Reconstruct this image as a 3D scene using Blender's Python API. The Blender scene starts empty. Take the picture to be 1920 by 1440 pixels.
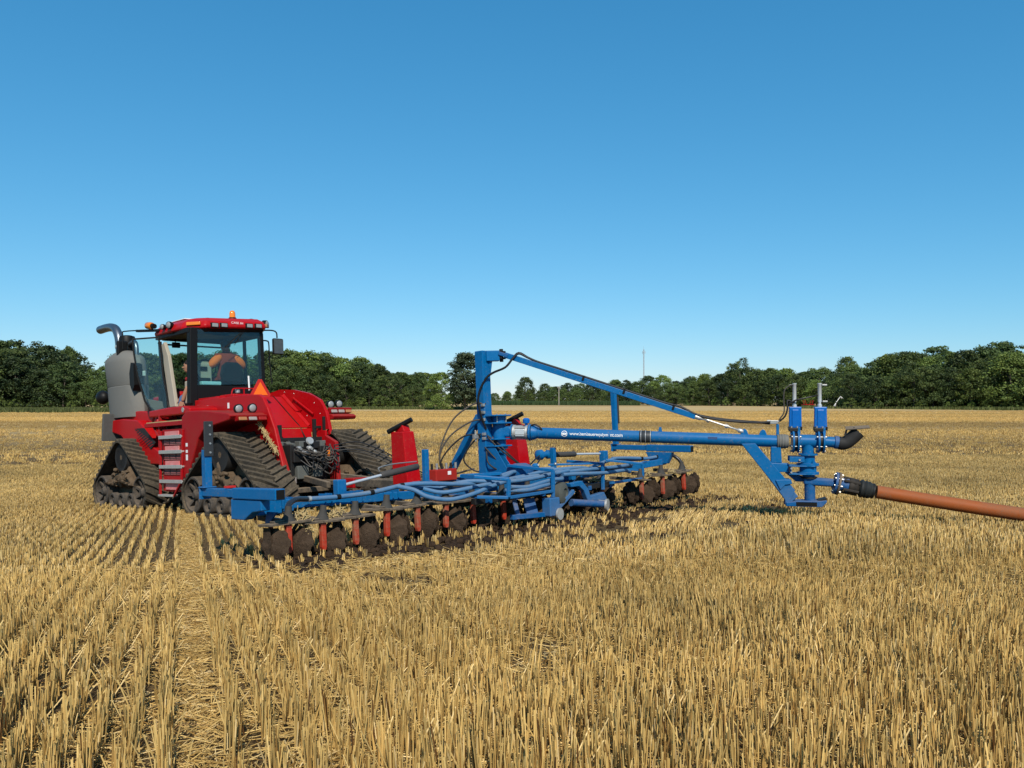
import bpy, math, random
import numpy as np
from mathutils import Vector, Matrix
random.seed(11)
rng = np.random.default_rng(11)
SC = bpy.context.scene
COL = SC.collection
R = math.radians

# ------------------------------------------------------------------ camera
EYE = 1.6
cam_d = bpy.data.cameras.new('camera')
cam_d.sensor_width = 36.0
cam_d.lens = 36.0 * 1500 / 1920
cam_d.shift_y = 30 / 1920
cam_d.clip_start = 0.05
cam_d.clip_end = 6000
cam = bpy.data.objects.new('camera', cam_d)
cam.location = (0, 0, EYE)
cam.rotation_euler = (R(90), 0, 0)
COL.objects.link(cam)
SC.camera = cam

# ------------------------------------------------------------------ sky, sun, exposure
SUN_AZ, SUN_EL = 170.0, 43.0
W = bpy.data.worlds.new('World')
SC.world = W
W.use_nodes = True
wn = W.node_tree
bg = wn.nodes['Background']
sky = wn.nodes.new('ShaderNodeTexSky')
sky.sky_type = 'NISHITA'
sky.sun_disc = False
sky.sun_elevation = R(SUN_EL)
sky.sun_rotation = R(SUN_AZ)
sky.air_density = 1.0
sky.dust_density = 0.0
sky.ozone_density = 3.0
sky.altitude = 0
# a phone's deep, saturated blue: one tone curve per channel over the whole sky
SKY_S = 0.13
se = wn.nodes.new('ShaderNodeSeparateColor'); co = wn.nodes.new('ShaderNodeCombineColor')
wn.links.new(sky.outputs[0], se.inputs[0])
for ch, (gain, gam) in enumerate(((.49, 1.2), (.70, .72), (.885, .62))):
    p = wn.nodes.new('ShaderNodeMath'); p.operation = 'POWER'; p.inputs[1].default_value = gam
    q = wn.nodes.new('ShaderNodeMath'); q.operation = 'MULTIPLY'; q.inputs[1].default_value = gain * SKY_S ** (gam - 1)
    wn.links.new(se.outputs[ch], p.inputs[0]); wn.links.new(p.outputs[0], q.inputs[0]); wn.links.new(q.outputs[0], co.inputs[ch])
wn.links.new(co.outputs[0], bg.inputs[0])
bg.inputs[1].default_value = SKY_S
sd = bpy.data.lights.new('sun', 'SUN')
sd.energy = 5.0
sd.angle = R(0.5)
sd.color = (1.0, 0.93, 0.82)
sun = bpy.data.objects.new('sun', sd)
to_sun = Vector((math.sin(R(SUN_AZ)) * math.cos(R(SUN_EL)), math.cos(R(SUN_AZ)) * math.cos(R(SUN_EL)), math.sin(R(SUN_EL))))
sun.rotation_euler = to_sun.to_track_quat('Z', 'Y').to_euler()
sun.location = (0, -5, 40)
COL.objects.link(sun)
SC.view_settings.view_transform = 'Standard'
SC.view_settings.look = 'None'
SC.view_settings.gamma = 1
SC.view_settings.exposure = 0.0
SC.view_settings.use_curve_mapping = False
SC.cycles.max_bounces = 6
SC.cycles.transparent_max_bounces = 12

# ------------------------------------------------------------------ frames
F_R = Vector((0.66845857, 0.74372529, -0.00598557))   # machine's right
F_F = Vector((-0.74267677, 0.66704086, -0.05905687))  # machine's forward
F_U = Vector((-0.03992947, 0.04392241, 0.99823667))   # machine's up
F_O = Vector((-3.92042855, 14.31184759, -1.95853844 + EYE))
MACH = Matrix(((F_R.x, F_F.x, F_U.x, F_O.x), (F_R.y, F_F.y, F_U.y, F_O.y), (F_R.z, F_F.z, F_U.z, F_O.z), (0, 0, 0, 1)))
MINV = MACH.inverted()
_BY = [-30, 0, 4, 8, 10.5, 14, 18, 24, 35, 80, 3000]
_BZ = [-1.30, -1.33, -1.39, -1.525, -1.64, -1.788, -1.95, -2.08, -2.15, -2.19, -2.2]
_KY = [-30, 4, 8, 22, 60, 3000]
_KV = [0, 0, .038, .04, 0, 0]
def ground(X, Y):
    """height of the field at a world point (works on arrays)"""
    b = (np.interp(Y - .7, _BY, _BZ) + np.interp(Y, _BY, _BZ) + np.interp(Y + .7, _BY, _BZ)) / 3
    k = np.interp(Y, _KY, _KV)
    X = np.asarray(X, dtype=float)
    side = np.where(X < 0, 12 * np.tanh(X / 12), 3 * np.tanh(X / 3) * np.exp(-(np.maximum(0, X - 3) / 4) ** 2))
    return EYE + b + k * side

# ------------------------------------------------------------------ object helpers
def link(o, parent=None):
    COL.objects.link(o)
    if parent is not None:
        o.parent = parent
    return o
def tag(o, label=None, cat=None, group=None, kind=None):
    if label: o['label'] = label
    if cat: o['category'] = cat
    if group: o['group'] = group
    if kind: o['kind'] = kind
    return o
def empty(name, mat=None, parent=None):
    o = bpy.data.objects.new(name, None)
    o.empty_display_size = .3
    link(o, parent)
    if mat is not None:
        o.matrix_local = mat if parent else mat
    return o

class MB:
    """collects shapes, then links them as one mesh object"""
    def __init__(s): s.v = []; s.f = []
    def add(s, vs, fs):
        n = len(s.v)
        s.v += [tuple(p) for p in vs]
        s.f += [tuple(i + n for i in f) for f in fs]
        return s
    def box(s, c, size, rot=None):
        c = Vector(c); h = [x / 2 for x in size]
        M = rot if rot is not None else Matrix.Identity(3)
        vs = [c + M @ Vector((sx * h[0], sy * h[1], sz * h[2])) for sx in (-1, 1) for sy in (-1, 1) for sz in (-1, 1)]
        return s.add(vs, [(0, 1, 3, 2), (4, 6, 7, 5), (0, 4, 5, 1), (2, 3, 7, 6), (0, 2, 6, 4), (1, 5, 7, 3)])
    def bb(s, x0, x1, y0, y1, z0, z1):
        return s.box(((x0 + x1) / 2, (y0 + y1) / 2, (z0 + z1) / 2), (abs(x1 - x0), abs(y1 - y0), abs(z1 - z0)))
    def bar(s, a, b, w, h=None, up=(0, 0, 1)):
        """square bar from a to b; h measured along up"""
        a = Vector(a); b = Vector(b); h = h or w
        d = (b - a); L = d.length; d.normalize()
        up = Vector(up)
        if abs(d.dot(up)) > .98: up = Vector((0, 1, 0))
        x = d.cross(up).normalized(); z = x.cross(d)
        M = Matrix((x, d, z)).transposed()
        return s.box((a + b) / 2, (w, L, h), M)
    def ring(s, c, x, y, r, n):
        return [c + x * (r * math.cos(2 * math.pi * i / n)) + y * (r * math.sin(2 * math.pi * i / n)) for i in range(n)]
    def lathe(s, a, b, prof, n=16, cap=True):
        """prof: [(t along a-b in metres, radius)]"""
        a = Vector(a); d = (Vector(b) - a).normalized()
        x = d.orthogonal().normalized(); y = d.cross(x)
        vs = []
        for t, r in prof: vs += s.ring(a + d * t, x, y, r, n)
        fs = []
        for k in range(len(prof) - 1):
            for i in range(n):
                j = (i + 1) % n
                fs.append((k * n + i, k * n + j, (k + 1) * n + j, (k + 1) * n + i))
        if cap:
            fs.append(tuple(range(n))[::-1]); fs.append(tuple((len(prof) - 1) * n + i for i in range(n)))
        return s.add(vs, fs)
    def cyl(s, a, b, r, r2=None, n=16):
        L = (Vector(b) - Vector(a)).length
        return s.lathe(a, b, [(0, r), (L, r if r2 is None else r2)], n)
    def tube(s, pts, r, n=8, smooth=4, cap=True):
        P = spline(pts, smooth) if smooth > 1 else [Vector(p) for p in pts]
        vs = []; fs = []; x = None; m = len(P)
        for i, p in enumerate(P):
            d = (P[min(i + 1, m - 1)] - P[max(i - 1, 0)]).normalized()
            x = d.orthogonal().normalized() if x is None else (x - d * x.dot(d)).normalized()
            y = d.cross(x)
            rr = r[0] + (r[1] - r[0]) * i / (m - 1) if isinstance(r, tuple) else r
            vs += s.ring(p, x, y, rr, n)
        for k in range(m - 1):
            for i in range(n):
                j = (i + 1) % n
                fs.append((k * n + i, k * n + j, (k + 1) * n + j, (k + 1) * n + i))
        if cap:
            fs.append(tuple(range(n))[::-1]); fs.append(tuple((m - 1) * n + i for i in range(n)))
        return s.add(vs, fs)
    def prism(s, poly, axis, lo, hi):
        """2-D polygon extruded along an axis ('x': poly=(y,z); 'y': (x,z); 'z': (x,y))"""
        def P(a, b, t):
            return {'x': (t, a, b), 'y': (a, t, b), 'z': (a, b, t)}[axis]
        n = len(poly)
        vs = [P(a, b, lo) for a, b in poly] + [P(a, b, hi) for a, b in poly]
        fs = [tuple(range(n)), tuple(range(2 * n - 1, n - 1, -1))]
        fs += [(i, i + n, (i + 1) % n + n, (i + 1) % n) for i in range(n)]
        return s.add(vs, fs)
    def plate(s, pts, t):
        """flat polygon through 3-D points, given thickness"""
        P = [Vector(p) for p in pts]
        nn = Vector((0, 0, 0))
        for i in range(len(P)): nn += (P[i] - P[0]).cross(P[(i + 1) % len(P)] - P[0])
        nn.normalize(); n = len(P)
        vs = [p + nn * (t / 2) for p in P] + [p - nn * (t / 2) for p in P]
        fs = [tuple(range(n)), tuple(range(2 * n - 1, n - 1, -1))] + [(i, i + n, (i + 1) % n + n, (i + 1) % n) for i in range(n)]
        return s.add(vs, fs)
    def ball(s, c, r, n=10, m=7, sq=(1, 1, 1), noise=0, M=None):
        c = Vector(c); vs = []; fs = []
        for k in range(m + 1):
            th = math.pi * k / m
            for i in range(n):
                ph = 2 * math.pi * i / n
                q = Vector((math.sin(th) * math.cos(ph) * sq[0], math.sin(th) * math.sin(ph) * sq[1], math.cos(th) * sq[2])) * r
                if noise: q *= 1 + random.uniform(-noise, noise)
                if M is not None: q = M @ q
                vs.append(c + q)
        for k in range(m):
            for i in range(n):
                j = (i + 1) % n
                fs.append((k * n + i, (k + 1) * n + i, (k + 1) * n + j, k * n + j))
        return s.add(vs, fs)
    def build(s, name, mat, parent=None, smooth=None, bev=0, seg=2, weld=False):
        me = bpy.data.meshes.new(name)
        me.from_pydata(s.v, [], s.f)
        me.materials.append(mat)
        me.validate()
        import bmesh
        bm = bmesh.new(); bm.from_mesh(me)
        if weld: bmesh.ops.remove_doubles(bm, verts=bm.verts, dist=1e-4)
        bmesh.ops.recalc_face_normals(bm, faces=bm.faces)
        bm.to_mesh(me); bm.free()
        if smooth:
            me.shade_smooth()
            me.set_sharp_from_angle(angle=R(smooth))
        o = bpy.data.objects.new(name, me)
        link(o, parent)
        if bev:
            m = o.modifiers.new('edge', 'BEVEL'); m.width = bev; m.segments = seg; m.limit_method = 'ANGLE'; m.angle_limit = R(40)
            m.harden_normals = False
        return o

def spline(pts, k=4):
    P = [Vector(p) for p in pts]
    if len(P) < 3: return P
    out = []
    Q = [P[0] * 2 - P[1]] + P + [P[-1] * 2 - P[-2]]
    for i in range(1, len(Q) - 2):
        p0, p1, p2, p3 = Q[i - 1:i + 3]
        for j in range(k):
            t = j / k
            out.append(.5 * ((2 * p1) + (p2 - p0) * t + (2 * p0 - 5 * p1 + 4 * p2 - p3) * t * t + (3 * p1 - p0 - 3 * p2 + p3) * t ** 3))
    out.append(P[-1])
    return out
def copy_tree(o, parent=None):
    c = o.copy(); link(c, parent)
    for ch in list(o.children): copy_tree(ch, c)
    return c

# ------------------------------------------------------------------ materials
def nodes(name):
    m = bpy.data.materials.new(name); m.use_nodes = True
    nt = m.node_tree
    return m, nt, nt.nodes['Principled BSDF']
def N(nt, t, **kw):
    n = nt.nodes.new(t)
    for k, v in kw.items():
        if k.startswith('i_'): n.inputs[k[2:].replace('_', ' ')].default_value = v
        else: setattr(n, k, v)
    return n
def ramp(nt, fac, stops):
    r = nt.nodes.new('ShaderNodeValToRGB')
    e = r.color_ramp.elements
    while len(e) < len(stops): e.new(.5)
    for el, (p, c) in zip(e, stops):
        el.position = p; el.color = (*c, 1) if len(c) == 3 else c
    nt.links.new(fac, r.inputs[0])
    return r
def math_n(nt, op, a, b=None, c=None, clamp=False):
    n = nt.nodes.new('ShaderNodeMath'); n.operation = op; n.use_clamp = clamp
    for i, x in enumerate((a, b, c)):
        if x is None: continue
        if isinstance(x, (int, float)): n.inputs[i].default_value = x
        else: nt.links.new(x, n.inputs[i])
    return n.outputs[0]
def mix_c(nt, f, a, b, blend='MIX'):
    n = nt.nodes.new('ShaderNodeMix'); n.data_type = 'RGBA'; n.blend_type = blend
    for s, x in ((n.inputs[0], f), (n.inputs[6], a), (n.inputs[7], b)):
        if isinstance(x, (int, float)): s.default_value = x
        elif isinstance(x, tuple): s.default_value = (*x, 1) if len(x) == 3 else x
        else: nt.links.new(x, s)
    return n.outputs[2]
def noise(nt, scale, detail=4, rough=.55, vec=None, dist=0):
    n = nt.nodes.new('ShaderNodeTexNoise'); n.inputs['Scale'].default_value = scale
    n.inputs['Detail'].default_value = detail; n.inputs['Roughness'].default_value = rough; n.inputs['Distortion'].default_value = dist
    if vec is None:
        tc = nt.nodes.new('ShaderNodeTexCoord'); vec = tc.outputs['Object']
    nt.links.new(vec, n.inputs['Vector'])
    return n.outputs[0]
def bump(nt, h, bsdf, strength=.3, dist=.01):
    b = nt.nodes.new('ShaderNodeBump'); b.inputs['Strength'].default_value = strength; b.inputs['Distance'].default_value = dist
    nt.links.new(h, b.inputs['Height']); nt.links.new(b.outputs[0], bsdf.inputs['Normal'])
def paint(name, col, rough=.35, dust=.35, dustc=(.23, .165, .10), top=.35, metal=0, coat=0, zlow=None, var=.15, spec=.18, spat=.35):
    """paint with wear; dust lies on upward faces and in noise patches, mud near the ground (zlow: height in the machine's frame)"""
    m, nt, b = nodes(name)
    n1 = noise(nt, 2.3, 6, .6); n2 = noise(nt, 19, 5, .65); n3 = noise(nt, 90, 2, .5)
    base = mix_c(nt, n2, tuple(c * (1 - var) for c in col), tuple(min(1, c * (1 + var)) for c in col))
    ge = nt.nodes.new('ShaderNodeNewGeometry')
    sx = nt.nodes.new('ShaderNodeSeparateXYZ'); nt.links.new(ge.outputs['Normal'], sx.inputs[0])
    up = math_n(nt, 'MULTIPLY', math_n(nt, 'MAXIMUM', sx.outputs[2], 0.0), top)
    pat = math_n(nt, 'MULTIPLY', n1, n2)
    d = math_n(nt, 'ADD', math_n(nt, 'MULTIPLY', math_n(nt, 'SUBTRACT', pat, .18), dust * 3.2), math_n(nt, 'MULTIPLY', up, math_n(nt, 'ADD', n1, .45)))
    if zlow is not None:
        tc = nt.nodes.new('ShaderNodeTexCoord')
        sp = nt.nodes.new('ShaderNodeSeparateXYZ'); nt.links.new(tc.outputs['Object'], sp.inputs[0])
        lo = math_n(nt, 'DIVIDE', math_n(nt, 'SUBTRACT', zlow[0], sp.outputs[2]), zlow[1], clamp=True)
        d = math_n(nt, 'ADD', d, math_n(nt, 'MULTIPLY', math_n(nt, 'MULTIPLY', lo, zlow[2] if len(zlow) > 2 else 1.0), math_n(nt, 'ADD', n1, .25)))
    n4 = noise(nt, 47, 3, .5)   # spatter
    sp4 = math_n(nt, 'MULTIPLY', math_n(nt, 'SUBTRACT', math_n(nt, 'ADD', n4, math_n(nt, 'MULTIPLY', n1, .35)), .80), 9.0, clamp=True)
    d = math_n(nt, 'ADD', d, math_n(nt, 'MULTIPLY', sp4, spat))
    d = math_n(nt, 'MINIMUM', math_n(nt, 'MAXIMUM', d, .0), .93)
    c = mix_c(nt, d, base, mix_c(nt, n3, tuple(x * .8 for x in dustc), tuple(x * 1.25 for x in dustc)))
    nt.links.new(c, b.inputs['Base Color'])
    b.inputs['Metallic'].default_value = metal
    nt.links.new(math_n(nt, 'ADD', math_n(nt, 'MULTIPLY', d, .9 - rough), rough), b.inputs['Roughness'])
    b.inputs['Coat Weight'].default_value = coat; b.inputs['Coat Roughness'].default_value = .25; b.inputs['Specular IOR Level'].default_value = spec
    bump(nt, math_n(nt, 'ADD', math_n(nt, 'MULTIPLY', n1, .7), math_n(nt, 'MULTIPLY', d, n3)), b, .25, .004)
    return m
def plain(name, col, rough=.5, metal=0, var=.2, scale=14, bmp=.1, coat=0, spec=.3):
    m, nt, b = nodes(name)
    n1 = noise(nt, scale, 5, .6)
    c = mix_c(nt, n1, tuple(x * (1 - var) for x in col), tuple(min(1, x * (1 + var)) for x in col))
    nt.links.new(c, b.inputs['Base Color'])
    b.inputs['Roughness'].default_value = rough; b.inputs['Metallic'].default_value = metal; b.inputs['Coat Weight'].default_value = coat; b.inputs['Specular IOR Level'].default_value = spec
    if bmp: bump(nt, noise(nt, scale * 3, 4, .6), b, bmp, .004)
    return m
def soil_mat(name, a, b2, scale=9, bs=.8, bd=.03):
    m, nt, b = nodes(name)
    n1 = noise(nt, scale, 8, .7); n2 = noise(nt, scale * 6, 5, .7)
    c = ramp(nt, n1, [(.3, a), (.7, b2)])
    nt.links.new(mix_c(nt, .5, c.outputs[0], mix_c(nt, n2, a, b2)), b.inputs['Base Color'])
    b.inputs['Roughness'].default_value = .95; b.inputs['Specular IOR Level'].default_value = .15
    bump(nt, math_n(nt, 'ADD', n1, math_n(nt, 'MULTIPLY', n2, .4)), b, bs, bd)
    return m
def glass_mat(name, tint, refl=.07, rough=.02):
    m = bpy.data.materials.new(name); m.use_nodes = True
    nt = m.node_tree; nt.nodes.clear()
    out = nt.nodes.new('ShaderNodeOutputMaterial')
    tr = nt.nodes.new('ShaderNodeBsdfTransparent'); tr.inputs[0].default_value = (*tint, 1)
    gl = nt.nodes.new('ShaderNodeBsdfGlossy'); gl.inputs['Roughness'].default_value = rough; gl.inputs[0].default_value = (.9, .95, 1, 1)
    df = nt.nodes.new('ShaderNodeBsdfDiffuse'); df.inputs[0].default_value = (.2, .19, .15, 1)
    n1 = noise(nt, 3, 6, .65)
    m1 = nt.nodes.new('ShaderNodeMixShader'); m2 = nt.nodes.new('ShaderNodeMixShader')
    m1.inputs[0].default_value = refl
    nt.links.new(tr.outputs[0], m1.inputs[1]); nt.links.new(gl.outputs[0], m1.inputs[2])
    nt.links.new(math_n(nt, 'MULTIPLY', n1, .035), m2.inputs[0])
    nt.links.new(m1.outputs[0], m2.inputs[1]); nt.links.new(df.outputs[0], m2.inputs[2])
    nt.links.new(m2.outputs[0], out.inputs[0])
    return m

RED = paint('red_paint', (.39, .0012, .004), .36, .08, (.11, .07, .04), top=.06, spec=.22, zlow=(1.1, 1.2))
RED_DUST = paint('dusty_red_paint', (.31, .0025, .006), .45, .24, (.15, .085, .05), top=.22)
ROOF_RED = paint('roof_red_paint', (.40, .0012, .005), .34, .05, top=.04, spec=.22)
PINK = paint('dusty_step_paint', (.62, .16, .16), .4, .5, (.50, .38, .33), top=.2, spec=.5)
BLUE = paint('blue_paint', (.0006, .110, .295), .36, .075, top=.08, zlow=(.50, .5, .45), spat=.4)
BLUE_V = paint('bright_blue_enamel', (.001, .105, .38), .32, .03, top=.04, spec=.25)
BLUE_D = paint('dusty_blue_paint', (.002, .085, .25), .5, .26, top=.28)
HOSE_B = paint('blue_grey_hose', (.05, .15, .29), .42, .26, (.20, .20, .19), top=.34)
POST = paint('orange_red_post', (.40, .030, .012), .45, .50, top=.3, coat=.05)
POST_M = paint('muddy_post', (.36, .04, .018), .6, 1.0, top=.3, coat=0)
BLACK = plain('black_plastic', (.007, .0065, .006), .5, spec=.2)
RUB = plain('black_rubber', (.02, .019, .018), .7, var=.4)
HOSE_K = plain('black_hydraulic_hose', (.018, .017, .017), .5)
HOSE_DUST = plain('dusty_hydraulic_hose', (.07, .06, .05), .7, var=.4)
BELT = paint('track_rubber', (.036, .032, .026), .75, .75, (.15, .115, .075), top=.26, spec=.1)
WHEEL = paint('muddy_wheel', (.05, .044, .038), .8, .95, (.13, .10, .072), top=.4, coat=0)
MUD = soil_mat('dried_mud', (.055, .036, .022), (.17, .12, .075), 7)
SOIL = soil_mat('fresh_soil', (.018, .011, .007), (.075, .046, .027), 8, 1, .05)
DUSTPLATE = paint('dust_covered_plate', (.06, .05, .04), .8, 1.0, (.20, .15, .10), top=.8, coat=0)
DISC_M = soil_mat('muddy_disc', (.014, .009, .006), (.105, .070, .045), 11, 1, .03)
STEEL = plain('galvanised_steel', (.62, .63, .63), .38, .45, .12)
ZINC = plain('zinc_fitting', (.38, .38, .36), .45, .6, .25)
DARKM = plain('dark_metal', (.018, .017, .016), .55, .2, .4)
EXH = plain('exhaust_steel', (.17, .19, .21), .34, .85, .25, 6)
SHIELD = paint('dusty_grey_shield', (.150, .146, .132), .6, .35, (.17, .155, .13), top=.25, coat=0, var=.08)
TAN = plain('tan_trim', (.36, .32, .25), .6, 0, .1, 5)
INT = plain('grey_interior', (.10, .105, .095), .7)
WHITE = plain('white_paint', (.75, .75, .73), .45, 0, .05)
LENS = plain('clear_lens', (.27, .27, .26), .2, .0, .1, 30, .2, .6)
AMBER = plain('amber_lens', (.75, .20, .012), .2, 0, .15, 10, .05, .6)
AMBER_D = plain('dusty_amber_lens', (.35, .15, .06), .45, 0, .3)
DULL = plain('dusty_lens', (.30, .25, .22), .5, 0, .25)
SMV_O = plain('fluorescent_orange', (.95, .16, .012), .5, 0, .06)
SMV_R = plain('dark_red_reflector', (.50, .02, .015), .45, 0, .1)
GLASS = glass_mat('tinted_cab_glass', (.80, .91, .89), .035)
HOSE_O = paint('orange_drag_hose', (.30, .072, .014), .55, .55, (.17, .095, .055), top=.22, zlow=None)
STRAWM = plain('caught_straw', (.42, .31, .14), .7, 0, .3)
ALU = plain('worn_aluminium', (.52, .50, .46), .45, .55, .25)
GRATE = plain('black_grating', (.02, .017, .016), .6)
# ------------------------------------------------------------------ the field
ROW_AZ = R(-22.4)
ROW_D = np.array([math.sin(ROW_AZ), math.cos(ROW_AZ)])
ROW_P = np.array([math.cos(ROW_AZ), -math.sin(ROW_AZ)])
def field_mesh():
    ys = np.concatenate([np.arange(-14, 30, .5), np.arange(30, 80, 2.5), np.arange(80, 260, 15), np.array([260, 330, 420, 600, 1000, 2000, 4000])])
    xs = np.concatenate([-np.array([4000, 2000, 1000, 500, 300, 200, 150, 100, 75, 55, 42, 34, 28]), np.arange(-24, 24.1, .75), np.array([28, 34, 42, 55, 75, 100, 150, 200, 300, 500, 1000, 2000, 4000])])
    X, Y = np.meshgrid(xs, ys)
    Z = ground(X, Y)
    near = np.clip((40 - Y) / 40, 0, 1) * np.clip((26 - abs(X)) / 10, 0, 1)
    Z = Z + near * (rng.normal(0, .006, X.shape))
    v = np.stack([X, Y, Z], -1).reshape(-1, 3)
    nx, ny = len(xs), len(ys)
    i = np.arange(nx * ny).reshape(ny, nx)
    f = np.stack([i[:-1, :-1], i[:-1, 1:], i[1:, 1:], i[1:, :-1]], -1).reshape(-1, 4)
    me = bpy.data.meshes.new('field')
    me.from_pydata(v.tolist(), [], f.tolist())
    me.shade_smooth()
    return me
def field_material():
    m, nt, b = nodes('field_surface')
    tc = nt.nodes.new('ShaderNodeTexCoord')
    n_f = noise(nt, 30, 6, .7, tc.outputs['Object'])
    n_m = noise(nt, 3, 5, .6, tc.outputs['Object'])
    # chopped straw: stretched noise in two directions
    mp = N(nt, 'ShaderNodeMapping'); mp.inputs['Scale'].default_value = (120, 14, 20); mp.inputs['Rotation'].default_value = (0, 0, .5)
    nt.links.new(tc.outputs['Object'], mp.inputs['Vector'])
    s1 = noise(nt, 1, 3, .6, mp.outputs[0], .5)
    mp2 = N(nt, 'ShaderNodeMapping'); mp2.inputs['Scale'].default_value = (16, 110, 20); mp2.inputs['Rotation'].default_value = (0, 0, .2)
    nt.links.new(tc.outputs['Object'], mp2.inputs['Vector'])
    s2 = noise(nt, 1, 3, .6, mp2.outputs[0], .5)
    straw = math_n(nt, 'MAXIMUM', s1, s2)
    c1 = ramp(nt, straw, [(.44, (.036, .021, .011)), (.58, (.14, .088, .035)), (.72, (.36, .25, .11))])
    # long bands where the crop stood differently, seen across the far field
    mp3 = N(nt, 'ShaderNodeMapping'); mp3.inputs['Scale'].default_value = (.008, .075, 1); mp3.inputs['Rotation'].default_value = (0, 0, R(4))
    nt.links.new(tc.outputs['Object'], mp3.inputs['Vector'])
    bands = noise(nt, 1, 5, .6, mp3.outputs[0], .3)
    c2 = ramp(nt, bands, [(.36, (.30, .195, .08)), (.5, (.52, .355, .15)), (.62, (.64, .46, .215))])
    sp = nt.nodes.new('ShaderNodeSeparateXYZ'); nt.links.new(tc.outputs['Object'], sp.inputs[0])
    # beyond some seventy metres the single stalks are no longer built: the surface itself carries the stubble's colour
    dist = math_n(nt, 'DIVIDE', math_n(nt, 'SUBTRACT', sp.outputs[1], 30), 45, clamp=True)
    far = mix_c(nt, math_n(nt, 'MULTIPLY', n_f, .5), c2.outputs[0], (.30, .20, .09))
    nt.links.new(mix_c(nt, dist, c1.outputs[0], far), b.inputs['Base Color'])
    b.inputs['Roughness'].default_value = .9; b.inputs['Specular IOR Level'].default_value = .15
    bump(nt, math_n(nt, 'ADD', straw, math_n(nt, 'MULTIPLY', n_f, .7)), b, .9, .03)
    return m
fo = bpy.data.objects.new('field', field_mesh())
fo.data.materials.append(field_material())
link(fo); tag(fo, kind='structure')

# ------------------------------------------------------------------ stubble (too many stalks to count)
def straw_material():
    m, nt, b = nodes('straw')
    at = N(nt, 'ShaderNodeAttribute', attribute_name='shade')
    ai = N(nt, 'ShaderNodeAttribute', attribute_name='tint', attribute_type='INSTANCER')
    r1 = ramp(nt, at.outputs['Fac'], [(0, (.10, .05, .02)), (.22, (.36, .23, .085)), (.5, (.62, .45, .19)), (.8, (.74, .57, .27)), (1, (.86, .72, .46))])
    tinted = mix_c(nt, ai.outputs['Fac'], mix_c(nt, 1.0, r1.outputs[0], (.64, .585, .47), 'MULTIPLY'), mix_c(nt, 1.0, r1.outputs[0], (1.20, 1.09, .84), 'MULTIPLY'))
    nt.links.new(tinted, b.inputs['Base Color'])
    b.inputs['Roughness'].default_value = .5; b.inputs['Specular IOR Level'].default_value = .18
    out = nt.nodes['Material Output']
    tl = nt.nodes.new('ShaderNodeBsdfTranslucent'); nt.links.new(mix_c(nt, 1.0, tinted, (1.0, .82, .55), 'MULTIPLY'), tl.inputs[0])
    mx = nt.nodes.new('ShaderNodeMixShader'); mx.inputs[0].default_value = .16
    nt.links.new(b.outputs[0], mx.inputs[1]); nt.links.new(tl.outputs[0], mx.inputs[2]); nt.links.new(mx.outputs[0], out.inputs[0])
    return m
STRAW = straw_material()
def stalk_mesh(name, stalks, sides=3):
    """stalks: (base, tip, radius, shade)"""
    v = []; f = []; sh = []
    for base, tip, r, s in stalks:
        base = Vector(base); tip = Vector(tip); d = (tip - base).normalized()
        x = d.orthogonal().normalized(); y = d.cross(x); n = len(v)
        a0 = random.random() * 6.28
        for p, rr in ((base, r), (tip, r * .85)):
            for i in range(sides):
                a = a0 + 2 * math.pi * i / sides
                v.append(tuple(p + x * rr * math.cos(a) + y * rr * math.sin(a)))
        for i in range(sides):
            j = (i + 1) % sides
            f.append((n + i, n + j, n + sides + j, n + sides + i)); sh.append(s)
        f.append(tuple(n + sides + i for i in range(sides))); sh.append(s)
    me = bpy.data.meshes.new(name); me.from_pydata(v, [], f)
    a = me.attributes.new('shade', 'FLOAT', 'FACE'); a.data.foreach_set('value', sh)
    me.materials.append(STRAW)
    return me
def shade(): return min(1, max(0, random.gauss(.5, .22))) if random.random() > .05 else random.uniform(.9, 1)
def clump(n, lx, ly, h0, h1, r, lean, bent=.06):
    out = []
    for _ in range(n):
        b = (random.uniform(-lx, lx), random.uniform(-ly, ly), -.03)
        h = random.uniform(h0, h1); le = abs(random.gauss(0, lean)); az = random.random() * 6.28
        if random.random() < bent: le = random.uniform(.3, 1.0); h *= 1.15
        out.append((b, (b[0] + h * math.sin(le) * math.cos(az), b[1] + h * math.sin(le) * math.sin(az), h * math.cos(le)), r * random.uniform(.7, 1.25), shade()))
    return out
def litter(n, rad, l0, l1, r):
    out = []
    for _ in range(n):
        a = random.random() * 6.28; d = rad * math.sqrt(random.random()); az = random.random() * 6.28; l = random.uniform(l0, l1); t = random.gauss(0, .14)
        c = Vector((d * math.cos(a), d * math.sin(a), random.uniform(.004, .03)))
        h = Vector((math.cos(az), math.sin(az), t)) * (l / 2)
        out.append((c - h, c + h, r * random.uniform(.6, 1.2), shade()))
    return out
def proto_collection(name, meshes):
    c = bpy.data.collections.new(name)
    for i, me in enumerate(meshes):
        c.objects.link(bpy.data.objects.new(f'{name}_{i}', me))
    return c
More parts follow.
